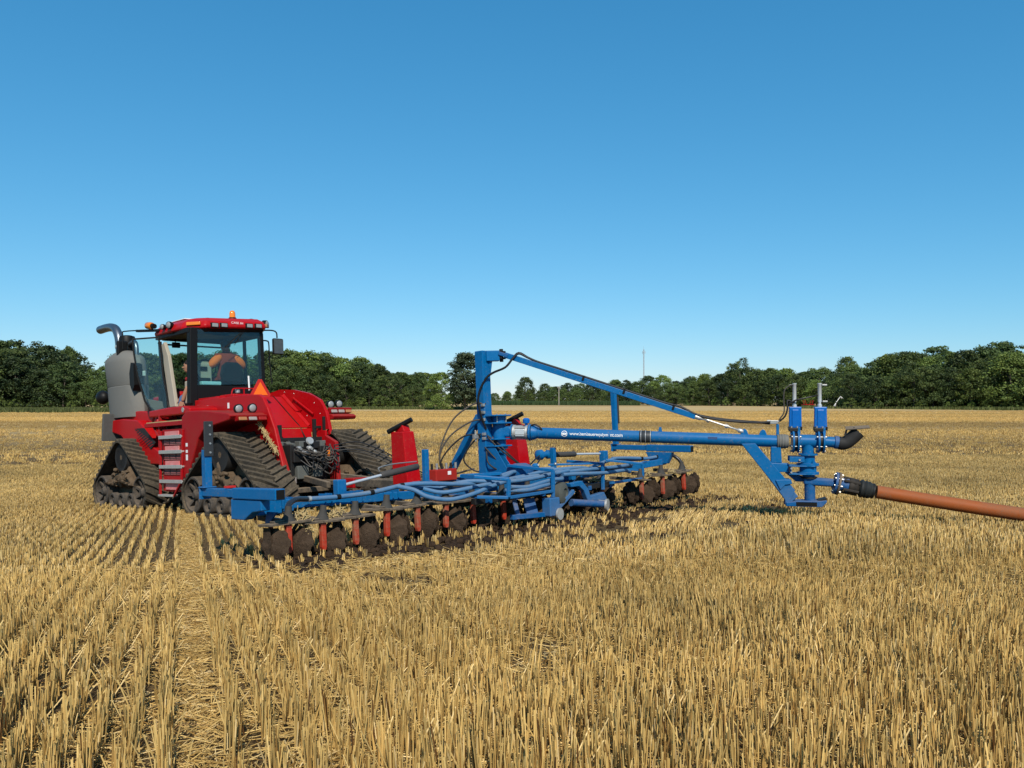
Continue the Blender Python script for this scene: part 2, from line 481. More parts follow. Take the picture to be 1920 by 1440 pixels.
def scatter(name, pos, rot, scale, tint, coll):
    me = bpy.data.meshes.new(name)
    n = len(pos)
    me.vertices.add(n)
    me.vertices.foreach_set('co', np.asarray(pos, dtype=np.float32).ravel())
    a = me.attributes.new('rot', 'FLOAT_VECTOR', 'POINT'); a.data.foreach_set('vector', np.asarray(rot, dtype=np.float32).ravel())
    a = me.attributes.new('size', 'FLOAT_VECTOR', 'POINT'); a.data.foreach_set('vector', np.asarray(scale, dtype=np.float32).ravel())
    a = me.attributes.new('tint', 'FLOAT', 'POINT'); a.data.foreach_set('value', np.asarray(tint, dtype=np.float32))
    a = me.attributes.new('pick', 'INT', 'POINT'); a.data.foreach_set('value', rng.integers(0, 64, n).astype(np.int32))
    g = bpy.data.node_groups.new(name + '_instances', 'GeometryNodeTree')
    g.interface.new_socket('Geometry', in_out='INPUT', socket_type='NodeSocketGeometry')
    g.interface.new_socket('Geometry', in_out='OUTPUT', socket_type='NodeSocketGeometry')
    gi = g.nodes.new('NodeGroupInput'); go = g.nodes.new('NodeGroupOutput')
    ci = g.nodes.new('GeometryNodeCollectionInfo'); ci.inputs['Collection'].default_value = coll
    ci.inputs['Separate Children'].default_value = True; ci.inputs['Reset Children'].default_value = True
    ip = g.nodes.new('GeometryNodeInstanceOnPoints'); ip.inputs['Pick Instance'].default_value = True
    def named(t, nm):
        q = g.nodes.new('GeometryNodeInputNamedAttribute'); q.data_type = t; q.inputs['Name'].default_value = nm
        return q.outputs['Attribute']
    g.links.new(gi.outputs[0], ip.inputs['Points']); g.links.new(ci.outputs[0], ip.inputs['Instance'])
    g.links.new(named('INT', 'pick'), ip.inputs['Instance Index'])
    er = g.nodes.new('FunctionNodeEulerToRotation'); g.links.new(named('FLOAT_VECTOR', 'rot'), er.inputs[0])
    g.links.new(er.outputs[0], ip.inputs['Rotation']); g.links.new(named('FLOAT_VECTOR', 'size'), ip.inputs['Scale'])
    g.links.new(ip.outputs[0], go.inputs[0])
    o = bpy.data.objects.new(name, me); link(o)
    o.modifiers.new('instances', 'NODES').node_group = g
    tag(o, kind='stuff')
    return o
def smooth_noise(X, Y, s, seed):
    """cheap value noise 0..1"""
    r = np.random.default_rng(seed).random((64, 64))
    x = X / s; y = Y / s
    x0 = np.floor(x).astype(int); y0 = np.floor(y).astype(int)
    fx = x - x0; fy = y - y0; fx = fx * fx * (3 - 2 * fx); fy = fy * fy * (3 - 2 * fy)
    g = lambda a, b: r[a % 64, b % 64]
    return (g(x0, y0) * (1 - fx) + g(x0 + 1, y0) * fx) * (1 - fy) + (g(x0, y0 + 1) * (1 - fx) + g(x0 + 1, y0 + 1) * fx) * fy
def to_machine(X, Y):
    Z = ground(X, Y)
    dx, dy, dz = X - F_O.x, Y - F_O.y, Z - F_O.z
    return dx * F_R.x + dy * F_R.y + dz * F_R.z, dx * F_F.x + dy * F_F.y + dz * F_F.z
def in_tracks(X, Y, grow=0.0):
    x, y = to_machine(X, Y)
    a = (abs(abs(x) - 1.12) < .42 + grow) & ((abs(y + .1) < 1.3 + grow) | (abs(y - 3.82) < 1.3 + grow))
    return a
def worked(X, Y):
    """the ground the discs have just opened"""
    x, y = to_machine(X, Y)
    return (x > -4.0) & (x < 4.6) & (y < -4.9) & (y > -6.6)
def visible(X, Y, m=1.5): return abs(X) < .72 * Y + m + .8
ROW = .125
def rows(y0, y1, step, jit, margin=1.5):
    w = .66 * y1 + margin + y1
    k = np.arange(-int(w / ROW), int(w / ROW))
    off = (k + .5) * ROW
    off = off[(off < 0) | (off > .08)]
    s = np.arange(-w * 1.2, w * 1.2, step)
    O_, S_ = np.meshgrid(off, s)
    O_ = O_ + rng.normal(0, jit, O_.shape) + .008 * np.sin(S_ * .9 + np.round(O_ / ROW) * 1.7); S_ = S_ + rng.uniform(-step / 2, step / 2, S_.shape)
    X = (O_ * ROW_P[0] + S_ * ROW_D[0]).ravel(); Y = (O_ * ROW_P[1] + S_ * ROW_D[1]).ravel(); OF = O_.ravel()
    ok = (Y > y0) & (Y <= y1) & visible(X, Y, margin)
    return X[ok], Y[ok], OF[ok]
def stand(name, X, Y, coll, smin, smax, drop=.0, leanamp=.10):
    x, y = to_machine(X, Y)
    ok = ~in_tracks(X, Y) & (rng.random(len(X)) > drop)
    nz = smooth_noise(X + 40, Y + 40, .55, 3); ok &= ~((nz < .10) & (rng.random(len(X)) < .7))
    wk = worked(X, Y); ok &= ~(wk & (rng.random(len(X)) < .6))
    behind = (x > -4.2) & (x < 4.6) & (y < -6.2) & (y > -8.2)
    ok &= ~(behind & (smooth_noise(X, Y, .38, 9) < .36))
    X, Y, x, y = X[ok], Y[ok], x[ok], y[ok]; behind = behind[ok]
    n = len(X)
    big = smooth_noise(X + 9, Y + 5, 2.6, 5)
    s = rng.uniform(smin, smax, n) * (.74 + .5 * smooth_noise(X, Y, 1.3, 7))
    s *= 1 - .46 * np.clip((Y - 3.0) / 4, 0, 1) if leanamp == .075 else 1 + .25 * np.clip((10 - Y) / 3, 0, 1)
    s *= np.where(behind, .8, 1) * np.where((y > -8.5) & (x > -5) & (x < 5), .85, 1)
    la = leanamp * (1 + 2.2 * np.clip(big - .55, 0, 1) * 2)
    rx = rng.normal(0, 1, n) * la + .25 * (smooth_noise(X, Y, .9, 21) - .5) * (big > .45)
    ry = rng.normal(0, 1, n) * la + .35 * (smooth_noise(X, Y, 1.1, 22) - .45) * (big > .45)
    # stalks pushed over behind the right wing of the toolbar
    push = np.exp(-(((x - 1.6) / 1.5) ** 2 + ((y + 7.0) / .9) ** 2)); ry = ry + .75 * push
    rz = rng.uniform(-.5, .5, n) - ROW_AZ
    far = np.clip((Y - 10) / 25, 0, 1)
    tint = np.clip(.5 + .6 * (smooth_noise(X + 3, Y, 1.9, 31) - .5) + .75 * (smooth_noise(X * .16 + 2, Y + .1 * X, 3.2, 33) - .5) + .5 * (smooth_noise(X, Y, .5, 35) - .5) + rng.normal(0, .16, n), 0, 1)
    pos = np.stack([X, Y, ground(X, Y)], 1)
    # Euler order: lean about world axes after the turn about z
    return scatter(name, pos, np.stack([rx, ry, rz], 1), np.stack([np.ones(n), np.ones(n), s], 1), tint, coll)

near_c = proto_collection('near_stalks', [stalk_mesh('near_stalks', clump(8, .021, .042, .09, .21, .0029, .065, .06)) for _ in range(24)])
mid_c = proto_collection('mid_stalks', [stalk_mesh('mid_stalks', clump(8, .013, .055, .06, .115, .0034, .05, .035)) for _ in range(16)])
far_c = proto_collection('far_stalks', [stalk_mesh('far_stalks', clump(22, .22, .22, .06, .17, .009, .25, .15)) for _ in range(10)])
lit_c = proto_collection('loose_straw', [stalk_mesh('loose_straw', litter(46, .20, .04, .22, .0023)) for _ in range(10)])
X, Y, OF = rows(1.9, 7.0, .05, .009)
stand('stubble', X, Y, near_c, .85, 1.2, .0, .075)
X, Y, OF = rows(7.0, 30, .070, .006, 2.5)
stand('stubble', X, Y, mid_c, .8, 1.1, .04, .08)
n = 155000
Y = np.sqrt(rng.uniform(30 ** 2, 165 ** 2, n)); X = rng.uniform(-1, 1, n) * (.80 * Y + 5)
dens = smooth_noise(X * .12, Y, 5.0, 41); ok = rng.random(n) < (.5 + .5 * dens) * np.clip((175 - Y) / 90, 0, 1)
X, Y, dens = X[ok], Y[ok], dens[ok]; n = len(X)
strip_ = .55 * smooth_noise(X * .03 + 7, Y + X * .05, 5.5, 47) + .45 * smooth_noise(X * .02 + 3, Y - X * .03, 14.0, 49)   # long swaths lying across the far field
dens = np.clip(.3 * dens + 2.0 * (strip_ - .32), 0, 1)
scatter('stubble', np.stack([X, Y, ground(X, Y)], 1), np.stack([rng.normal(0, .15, n), rng.normal(0, .15, n), rng.uniform(0, 6.28, n)], 1),
        np.stack([np.full(n, 1.0), np.full(n, 1.0), rng.uniform(.35, .7, n) * (.7 + .7 * dens)], 1), np.clip(.02 + 1.0 * dens + rng.normal(0, .12, n), 0, 1), far_c)
# loose chopped straw between the rows, thick in the missed row that runs from the camera to the tractor
n = 1300
Y = np.sqrt(rng.uniform(1.8 ** 2, 8 ** 2, n)); X = rng.uniform(-1, 1, n) * (.66 * Y + 1)
ok = ~in_tracks(X, Y, -.2)
X, Y = X[ok], Y[ok]
S = np.arange(1.5, 17, .07); j = rng.normal(.0625, .035, len(S))
PX = j * ROW_P[0] + S * ROW_D[0]; PY = j * ROW_P[1] + S * ROW_D[1]
X = np.concatenate([X, PX]); Y = np.concatenate([Y, PY]); n = len(X)
sc = np.concatenate([np.ones(n - len(S)), np.full(len(S), .42)])
scatter('loose_straw', np.stack([X, Y, ground(X, Y)], 1), np.stack([rng.normal(0, .05, n), rng.normal(0, .05, n), rng.uniform(0, 6.28, n)], 1),
        np.stack([sc, sc, np.ones(n)], 1), np.clip(rng.normal(.55, .2, n), 0, 1), lit_c)
# turned soil and clods where the discs run
cl = MB()
for _ in range(1700):
    x = random.uniform(-4.1, 4.5); y = random.gauss(-5.9, .42)
    if random.random() < .28: y = random.uniform(-8.4, -6.2)
    p = MACH @ Vector((x, y, 0)); r = random.uniform(.015, .055) * (1.25 if y > -6.4 else .7)
    cl.ball((p.x, p.y, float(ground(p.x, p.y)) + r * .25), r, 6, 4, (1, 1, .7), .28)
tag(cl.build('soil_clods', SOIL, None, 60), kind='stuff')

# ------------------------------------------------------------------ trees
def leaf_material(name, dark, light, trans=.25):
    m = bpy.data.materials.new(name); m.use_nodes = True
    nt = m.node_tree; b = nt.nodes['Principled BSDF']; out = nt.nodes['Material Output']
    at = N(nt, 'ShaderNodeAttribute', attribute_name='shade')
    oi = nt.nodes.new('ShaderNodeObjectInfo')
    f = math_n(nt, 'ADD', at.outputs['Fac'], math_n(nt, 'MULTIPLY', math_n(nt, 'SUBTRACT', oi.outputs['Random'], .5), .75), clamp=True)
    c = ramp(nt, f, [(0, dark), (1, light)])
    hsv = nt.nodes.new('ShaderNodeHueSaturation')
    nt.links.new(math_n(nt, 'ADD', .485, math_n(nt, 'MULTIPLY', oi.outputs['Random'], .03)), hsv.inputs['Hue'])
    nt.links.new(c.outputs[0], hsv.inputs['Color'])
    nt.links.new(hsv.outputs[0], b.inputs['Base Color']); b.inputs['Roughness'].default_value = .55; b.inputs['Specular IOR Level'].default_value = .25
    tl = nt.nodes.new('ShaderNodeBsdfTranslucent'); nt.links.new(hsv.outputs[0], tl.inputs[0])
    mx = nt.nodes.new('ShaderNodeMixShader'); mx.inputs[0].default_value = trans
    nt.links.new(b.outputs[0], mx.inputs[1]); nt.links.new(tl.outputs[0], mx.inputs[2]); nt.links.new(mx.outputs[0], out.inputs[0])
    return m
LEAF = leaf_material('broadleaf_foliage', (.027, .048, .016), (.145, .185, .048))
LEAF_D = leaf_material('dark_foliage', (.022, .042, .016), (.115, .155, .045))
LEAF_L = leaf_material('light_foliage', (.065, .10, .022), (.22, .28, .065))
LEAF_S = leaf_material('silvery_foliage', (.030, .050, .026), (.15, .19, .10))
BARK = plain('bark', (.085, .07, .055), .9, 0, .4, 3, .4)
def crown_mesh(name, seed, clumps, per, leaf, shape, mat):
    """shape(t)-> radius for height t in 0..1 of the crown (1 unit tall, about 1 unit wide); leaf-sized faces in clumps"""
    r = np.random.default_rng(seed); V = []; F = []; S = []
    for _ in range(clumps):
        t = r.random() ** .8; rad = shape(t); a = r.random() * 6.283
        d = rad * (.35 + .65 * math.sqrt(r.random()))
        c = np.array([d * math.cos(a), d * math.sin(a), t]); cs = r.uniform(.06, .15) * (.6 + rad)
        base = r.normal(.45, .2)
        P = r.normal(0, 1, (per, 3)); P /= np.linalg.norm(P, axis=1)[:, None]; P *= (cs * r.random(per) ** .4)[:, None]; P[:, 2] *= .7
        for p in P:
            q = c + p
            nrm = p / (np.linalg.norm(p) + 1e-6) + r.normal(0, .6, 3) + np.array([0, 0, .35]); nrm /= np.linalg.norm(nrm)
            u_ = np.cross(nrm, r.normal(0, 1, 3)); u_ /= np.linalg.norm(u_); v_ = np.cross(nrm, u_)
            l = leaf * r.uniform(.6, 1.3); n = len(V)
            V += [q - u_ * l, q - v_ * l * .55 + nrm * l * .1, q + u_ * l, q + v_ * l * .55 + nrm * l * .1]
            F.append((n, n + 1, n + 2, n + 3)); S.append(float(np.clip(base + r.normal(0, .16), 0, 1)))
    me = bpy.data.meshes.new(name); me.from_pydata([tuple(p) for p in V], [], F)
    at = me.attributes.new('shade', 'FLOAT', 'FACE'); at.data.foreach_set('value', S)
    me.materials.append(mat)
    return me
def trunk_mesh(name, seed, top=.75, r0=.022, forks=5):
    random.seed(seed); mb = MB()
    mb.tube([(0, 0, -.03), (random.uniform(-.02, .02), random.uniform(-.02, .02), top * .4), (random.uniform(-.05, .05), random.uniform(-.05, .05), top)], (r0, r0 * .35), 7)
    for _ in range(forks):
        z = random.uniform(.2, top * .85); a = random.random() * 6.28; l = random.uniform(.14, .3)
        mb.tube([(0, 0, z), (math.cos(a) * l * .5, math.sin(a) * l * .5, z + l * .45), (math.cos(a) * l, math.sin(a) * l, z + l * .75)], (r0 * .45, r0 * .12), 5)
    me = bpy.data.meshes.new(name); me.from_pydata(mb.v, [], mb.f); me.materials.append(BARK); me.shade_smooth()
    return me
dome = lambda t: .46 * math.sqrt(max(0, 1 - (2 * t - .75) ** 2 / 1.6)) * (1 - .25 * t)
oval = lambda t: .42 * math.sin(math.pi * (.12 + .84 * t)) ** .8
tall = lambda t: .24 * math.sin(math.pi * (.08 + .86 * t)) ** .6
bushy = lambda t: .62 * math.sqrt(max(0.02, 1 - t ** 2))
spread = lambda t: .55 * math.sin(math.pi * (.25 + .7 * t)) ** .7
KINDS = {  # name: (crown meshes, trunk meshes, crown base, crown height) as fractions of the tree's height
    'round': ([crown_mesh('round_crown', 10 + i, 125, 62, .019, dome, LEAF) for i in range(3)], .02, .98),
    'oval': ([crown_mesh('oval_crown', 20 + i, 115, 62, .019, oval, LEAF_D) for i in range(3)], .02, .98),
    'spread': ([crown_mesh('spreading_crown', 30 + i, 105, 62, .020, spread, LEAF) for i in range(2)], .12, .88),
    'tall': ([crown_mesh('tall_crown', 40 + i, 170, 50, .021, tall, LEAF_S) for i in range(1)], .05, .95),
    'light': ([crown_mesh('light_crown', 50 + i, 125, 62, .019, dome, LEAF_L) for i in range(2)], .0, 1.0),
    'bush': ([crown_mesh('bush_crown', 60 + i, 55, 46, .034, bushy, LEAF_L) for i in range(2)], .0, 1.0),
    'dark': ([crown_mesh('dark_crown', 70 + i, 125, 62, .019, dome, LEAF_D) for i in range(2)], .02, .98),
}
TRUNKS = [trunk_mesh('trunk', 80 + i) for i in range(4)]
random.seed(5)
def tree(kind, X, Y, h, label, group=None, width=1.0, name='broadleaf_tree', cat='tree'):
    crowns, cb, ch = KINDS[kind]
    e = empty(name); e.location = (X, Y, float(ground(X, Y)))
    tag(e, label, cat, group)
    c = bpy.data.objects.new('crown', random.choice(crowns)); link(c, e)
    c.location = (0, 0, h * cb); c.scale = (h * width, h * width, h * ch); c.rotation_euler = (0, 0, random.random() * 6.28)
    t = bpy.data.objects.new('trunk', random.choice(TRUNKS)); link(t, e)
    t.scale = (h, h, h); t.rotation_euler = (0, 0, random.random() * 6.28)
    return e
def at(px, D): return (px - 960) / 1500 * D, D
ORD = 'first second third fourth fifth sixth seventh eighth ninth tenth eleventh twelfth thirteenth fourteenth fifteenth sixteenth seventeenth eighteenth nineteenth twentieth'.split()
ORD += ['twenty ' + w for w in ORD[:9]] + ['thirtieth'] + ['thirty ' + w for w in ORD[:9]]
def wood(x0, x1, D0, D1, rows_, spacing, top, desc, mark, group, kinds, behind=7.0, under=True):
    """a stretch of forest: rows of trees one behind the other; top(px) = skyline height in photo pixels"""
    for k in range(rows_):
        px = x0 + random.uniform(0, 6); n_ = 0
        while px < x1:
            f = (px - x0) / (x1 - x0); D = D0 + (D1 - D0) * f + k * behind + random.uniform(-2, 2)
            X, Y = at(px, D)
            H = (750 - top(px)) / 1500 * D + 2.2
            h = H * (random.uniform(.60, .84) if k == 0 else random.uniform(.80, 1.05))
            kd = random.choice(kinds)
            words = {'round': 'mid green round', 'oval': 'dark upright', 'spread': 'wide spreading', 'light': 'yellowish green', 'dark': 'dark round', 'tall': 'pale slender'}[kd]
            place = ('front edge', 'second row', 'third row', 'fourth row')[k]
            tree(kd, X, Y, h, f'{words} tree, {place} of {desc}, {ORD[n_]} from {mark}', group, random.uniform(.95, 1.25)); n_ += 1
            px += spacing * 1500 / D * random.uniform(.75, 1.2)
    if under:
        px = x0; n_ = 0
        while px < x1:
            f = (px - x0) / (x1 - x0); D = D0 + (D1 - D0) * f - random.uniform(1.5, 4); X, Y = at(px, D)
            tree('bush', X, Y, random.uniform(1.6, 3.4), f'low leafy bush, foot of {desc}, {ORD[n_]} from {mark}', 'bushes at the foot of the wood', random.uniform(.8, 1.2), 'bush', 'bush'); n_ += 1
            px += random.uniform(3, 6.5) * 1500 / D
sk = lambda *p: (lambda x: float(np.interp(x, [a for a, _ in p], [b for _, b in p])))
MIXK = ['round', 'oval', 'spread', 'dark', 'round', 'light']
wood(-330, 235, 168, 182, 3, 5.0, sk((-330, 648), (-150, 640), (0, 636), (40, 640), (75, 655), (130, 655), (150, 690), (200, 680), (240, 672)), 'wood beyond exhaust pipe', 'its far end', 'trees of the wood beyond the front of the tractor', ['round', 'oval', 'dark', 'dark', 'spread'])
wood(235, 800, 188, 205, 4, 5.0, sk((235, 668), (500, 662), (580, 664), (650, 668), (700, 684), (800, 698)), 'wood behind cab', 'exhaust', 'trees of the wood between tractor and mast', MIXK)
wood(925, 1165, 430, 400, 3, 6.6, sk((925, 738), (950, 735), (1010, 722), (1060, 720), (1120, 716), (1165, 722)), 'distant wood behind strut', 'mast', 'trees of the distant wood', MIXK, 14)
wood(790, 930, 440, 435, 3, 6.6, sk((790, 728), (860, 735), (930, 738)), 'far wood beside mast', 'cab', 'trees of the far wood beside the mast', MIXK, 14)
wood(1150, 1605, 345, 245, 3, 6.0, sk((1150, 716), (1210, 708), (1300, 702), (1380, 696), (1500, 690), (1605, 688)), 'wood behind boom', 'mast', 'trees of the wood behind the boom', MIXK, 9)
wood(1595, 2260, 200, 158, 3, 5.0, sk((1595, 690), (1640, 672), (1700, 664), (1800, 652), (1870, 643), (1960, 638), (2260, 645)), 'wood above hose', 'valves', 'trees of the wood above the hose', ['round', 'oval', 'dark', 'dark', 'spread', 'light'])
X, Y = at(827, 178); tree('light', X, Y, 8.2, 'round bushy light green tree standing alone beside the blue mast', None, 1.15)
X, Y = at(872, 176); tree('tall', X, Y, 12.2, 'tall slender silvery green tree just beside the blue mast', None, 1.15, 'poplar_tree')
X, Y = at(985, 395); tree('round', X, Y, 13.2, 'tall round tree standing above the distant wood beneath the strut', None, 1.0)
X, Y = at(1388, 300); tree('spread', X, Y, 17.6, 'dark tree rising above the skyline of the wood behind the boom', None, .7)
X, Y = at(1588, 262); tree('round', X, Y, 15.8, 'round dark tree on the skyline above the two valve cylinders', None, .8)
X, Y = at(128, 190); tree('round', X, Y, 14.6, 'bushy tree standing highest beside the exhaust pipe', None, .6)
# the ground under the trees: leaf litter and shade-loving undergrowth
# ------------------------------------------------------------------ grass verge and a strip of standing maize
def blades(name, n, spots, h0, h1, w, mat):
    V = []; F = []; S = []
    for _ in range(n):
        X, Y = spots(); z = float(ground(X, Y)); h = random.uniform(h0, h1); a = random.random() * 3.14; l = random.uniform(-.3, .3) * h
        dx, dy = math.cos(a) * w, math.sin(a) * w; k = len(V)
        V += [(X - dx, Y - dy, z), (X + dx, Y + dy, z), (X + dx * .3 + l, Y + dy * .3, z + h), (X - dx * .3 + l, Y - dy * .3, z + h)]
        F.append((k, k + 1, k + 2, k + 3)); S.append(random.random())
    me = bpy.data.meshes.new(name); me.from_pydata(V, [], F)
    at_ = me.attributes.new('shade', 'FLOAT', 'FACE'); at_.data.foreach_set('value', S)
    me.materials.append(mat); o = bpy.data.objects.new(name, me); link(o); tag(o, kind='stuff')
    return o
GRASS = leaf_material('verge_grass', (.06, .075, .022), (.17, .19, .06))
MAIZE = leaf_material('maize_leaf', (.035, .065, .022), (.08, .125, .045))
def strip(x0, x1, D0, D1, d):
    def f():
        px = random.uniform(x0, x1); D = D0 + (D1 - D0) * (px - x0) / (x1 - x0) + random.uniform(0, d) + 1.5 * math.sin(px * .05)
        return at(px, D)
    return f
blades('grass_verge', 15000, strip(-200, 240, 132, 140, 36), .25, .8, .12, GRASS)
blades('grass_verge', 7000, strip(230, 905, 176, 184, 10), .2, .8, .14, GRASS)
blades('grass_verge', 6000, strip(1500, 2080, 205, 150, 14), .2, .8, .14, GRASS)
blades('maize_strip', 9000, strip(915, 1200, 335, 320, 22), 1.2, 1.9, .12, MAIZE)
# ------------------------------------------------------------------ far things
X, Y = at(1048, 330)
p = empty('utility_pole'); p.location = (X, Y, float(ground(X, Y))); tag(p, 'pale wooden utility pole standing before the distant wood', 'utility pole')
MB().cyl((0, 0, -.3), (0, 0, 7.9), .16, .11, 8).build('pole', plain('weathered_pole', (.42, .38, .33), .8), p, 40)
MB().box((0, 0, 7.3), (1.3, .09, .1)).build('crossarm', plain('pole_arm', (.35, .31, .26), .8), p)
ins = MB()
for sx in (-.55, .55): ins.lathe((sx, 0, 7.34), (sx, 0, 7.52), [(0, .03), (.06, .05), (.12, .03), (.18, .045)], 8)
ins.build('insulators', WHITE, p, 40)
X, Y = at(1207, 820)
p = empty('radio_mast'); p.location = (X, Y, float(ground(X, Y))); tag(p, 'slender grey lattice radio mast rising above the wood against the sky', 'radio mast')
MG = plain('mast_grey', (.30, .32, .35), .6)
lat = MB(); H = 54; hw = .55
for sx, sy in ((-1, -1), (1, -1), (0, 1)): lat.bar((sx * hw, sy * hw, 0), (sx * hw, sy * hw, H), .22)
for k in range(36):
    z = k * 1.5; c = [(-hw, -hw), (hw, -hw), (0, hw)]
    for i in range(3):
        a, b_ = c[i], c[(i + 1) % 3]; lat.bar((*a, z), (*b_, z + 1.5), .12)
lat.build('lattice_tower', MG, p)
MB().cyl((0, 0, H), (0, 0, H + 4), .12, .05, 6).build('whip_antenna', MG, p)
for k, a in enumerate((.2, 2.3, 4.4)):
    q = MB(); c = Vector((math.cos(a) * 1.5, math.sin(a) * 1.5, H - 3))
    q.bar((0, 0, H - 3), c, .15); q.box(c, (.35, .35, 2.6)); q.build('panel_antenna', MG, p)
X, Y = at(1515, 240)
p = empty('parked_harrow'); p.location = (X, Y, float(ground(X, Y))); p.rotation_euler = (0, 0, .3)
tag(p, 'red farm implement parked at the wood edge between the two valve cylinders', 'farm implement')
fr = MB()
for y in (-.8, .8): fr.bar((-1.7, y, .8), (1.7, y, .8), .16)
for x in (-1.6, 0, 1.6): fr.bar((x, -.8, .8), (x, .8, .8), .14)
fr.bar((0, 0, .8), (0, 2.4, .7), .16)
fr.build('frame', RED_DUST, p)
for sx in (-1, 1):
    wg = MB(); wg.bar((sx * 1.0, -.5, .9), (sx * 1.5, -.5, 2.1), .13); wg.bar((sx * 1.0, .5, .9), (sx * 1.5, .5, 2.1), .13); wg.bar((sx * 1.5, -.5, 2.1), (sx * 1.5, .5, 2.1), .13)
    wg.build('folded_wing', RED_DUST, p)
    MB().lathe((sx * 1.25 - .12, -.2, .42), (sx * 1.25 + .12, -.2, .42), [(0, .3), (.04, .42), (.2, .42), (.24, .3)], 16).build('wheel', RUB, p, 40)
for k in range(7):
    x = -1.5 + k * .5
    MB().tube([(x, .8, .75), (x, 1.0, .45), (x, .75, .12)], .05, 5).build('tine', DARKM, p)
X, Y = at(1572, 236)
p = empty('white_auger'); p.location = (X, Y, float(ground(X, Y))); tag(p, 'leaning white tube with a small white head at the dark wood edge', 'auger')
MB().cyl((-1.4, 0, .3), (.6, 0, 3.3), .10).build('tube', WHITE, p, 40)
MB().cyl((-.9, 0, .2), (-.5, .3, 1.8), .05).build('prop', WHITE, p, 40)
MB().lathe((1.1, 0, 2.6), (1.1, 0, 3.1), [(0, .2), (.1, .45), (.4, .45), (.5, .2)], 12).build('head', WHITE, p, 40)
MB().bar((.6, 0, 3.2), (1.1, 0, 3.0), .12).build('neck', WHITE, p)
MB().bb(-1.9, -.9, -.4, .4, -.1, .3).build('hopper', DARKM, p)
# ------------------------------------------------------------------ the tractor (frame: x right, y forward, z up; origin under the rear axle)
TR = empty('articulated_tracked_tractor', MACH)
tag(TR, 'big red articulated tractor on four black triangular tracks, cab door swung open', 'tractor')

def hull_path(circles, n=40):
    """outer outline of circles (y, z, r) as a closed list of points"""
    pts = []
    for y, z, r in circles:
        for i in range(72):
            a = 2 * math.pi * i / 72; pts.append((y + r * math.cos(a), z + r * math.sin(a)))
    pts = sorted(set(pts))
    def half(p):
        h = []
        for q in p:
            while len(h) > 1 and (h[-1][0] - h[-2][0]) * (q[1] - h[-2][1]) - (h[-1][1] - h[-2][1]) * (q[0] - h[-2][0]) <= 0: h.pop()
            h.append(q)
        return h
    return half(pts)[:-1] + half(pts[::-1])[:-1]
def resample(P, step):
    P = [Vector((0, *p)) for p in P]; P.append(P[0]); out = []; acc = 0.0; L = sum((P[i + 1] - P[i]).length for i in range(len(P) - 1))
    n = round(L / step); st = L / n; nxt = 0
    for i in range(len(P) - 1):
        l = (P[i + 1] - P[i]).length
        while nxt < acc + l - 1e-6 and len(out) < n:
            out.append(P[i] + (P[i + 1] - P[i]) * ((nxt - acc) / l)); nxt += st
        acc += l
    return out
TRK_W = .74
def track_belt():
    mb = MB(); hw = TRK_W / 2; th = .035
    C = [(.9, .36, .34), (-.9, .36, .34), (0, 1.04, .33)]
    path = resample(hull_path(C), .045); n = len(path)
    # closed belt: outer and inner skins
    nor = []
    for i in range(n):
        d = (path[(i + 1) % n] - path[i - 1]).normalized(); nor.append(Vector((0, d.z, -d.y)))
    vs = []; fs = []
    for i in range(n):
        for x, t in ((-hw, 0), (hw, 0), (hw, -th), (-hw, -th)):
            vs.append(Vector((x, 0, 0)) + path[i] + nor[i] * t)
    for i in range(n):
        j = (i + 1) % n
        for k in range(4):
            fs.append((i * 4 + k, i * 4 + (k + 1) % 4, j * 4 + (k + 1) % 4, j * 4 + k))
    mb.add(vs, fs)
    # chevron tread bars: two arms per pitch, centre ahead of the edges, arms staggered
    fine = resample(hull_path(C), .0075); m = len(fine)
    fn = []
    for i in range(m):
        d = (fine[(i + 2) % m] - fine[i - 2]).normalized(); fn.append(Vector((0, d.z, -d.y)))
    pitch = round(.148 / .0075); cnt = m // pitch
    for q in range(cnt):
        s0 = int(q * m / cnt)
        for side in (-1, 1):
            off = pitch // 2 if side > 0 else 0
            steps = 5; vs = []; fs = []
            for k in range(steps + 1):
                f = k / steps; x = side * (-.02 + f * (hw + .02)); s = s0 + off - int(f * .20 / .0075)
                wdt = 3.0
                for ds, hgt in ((-wdt - 1.5, -.003), (-wdt + .5, .045), (wdt - .5, .045), (wdt + 1.5, -.003)):
                    i = int(s + ds) % m
                    vs.append(Vector((x, 0, 0)) + fine[i] + fn[i] * hgt)
            for k in range(steps):
                for c in range(3):
                    fs.append((k * 4 + c, k * 4 + c + 1, (k + 1) * 4 + c + 1, (k + 1) * 4 + c))
            fs += [(0, 1, 2, 3), tuple(steps * 4 + c for c in (3, 2, 1, 0))]
            mb.add(vs, fs)
    return mb
def idler_wheel():
    mb = MB()
    for sx in (-1, 1):
        a, b = sx * .10, sx * .335
        mb.lathe((a, 0, 0), (b, 0, 0), [(0, .10), (0, .30), (.012, .318), (.223, .318), (.235, .305), (.235, .275), (.10, .255), (.08, .09)], 28, cap=False)
        for k in range(8):
            an = 2 * math.pi * k / 8
            c, s_ = math.cos(an), math.sin(an)
            mb.bar((sx * .20, c * .08, s_ * .08), (sx * .245, c * .268, s_ * .268), .045, .12, (1, 0, 0))
        mb.lathe((sx * .10, 0, 0), (sx * .32, 0, 0), [(0, .10), (.15, .10), (.19, .085), (.22, .05)], 14)
    return mb
def roller_wheel(r=.15):
    mb = MB()
    for sx in (-1, 1):
        mb.lathe((sx * .08, 0, 0), (sx * .32, 0, 0), [(0, .05), (0, r), (.22, r), (.24, r * .9), (.24, r * .68), (.17, r * .5), (.17, .03)], 18, cap=False)
        mb.lathe((sx * .2, 0, 0), (sx * .30, 0, 0), [(0, .05), (.08, .05), (.1, .03)], 8)
    return mb
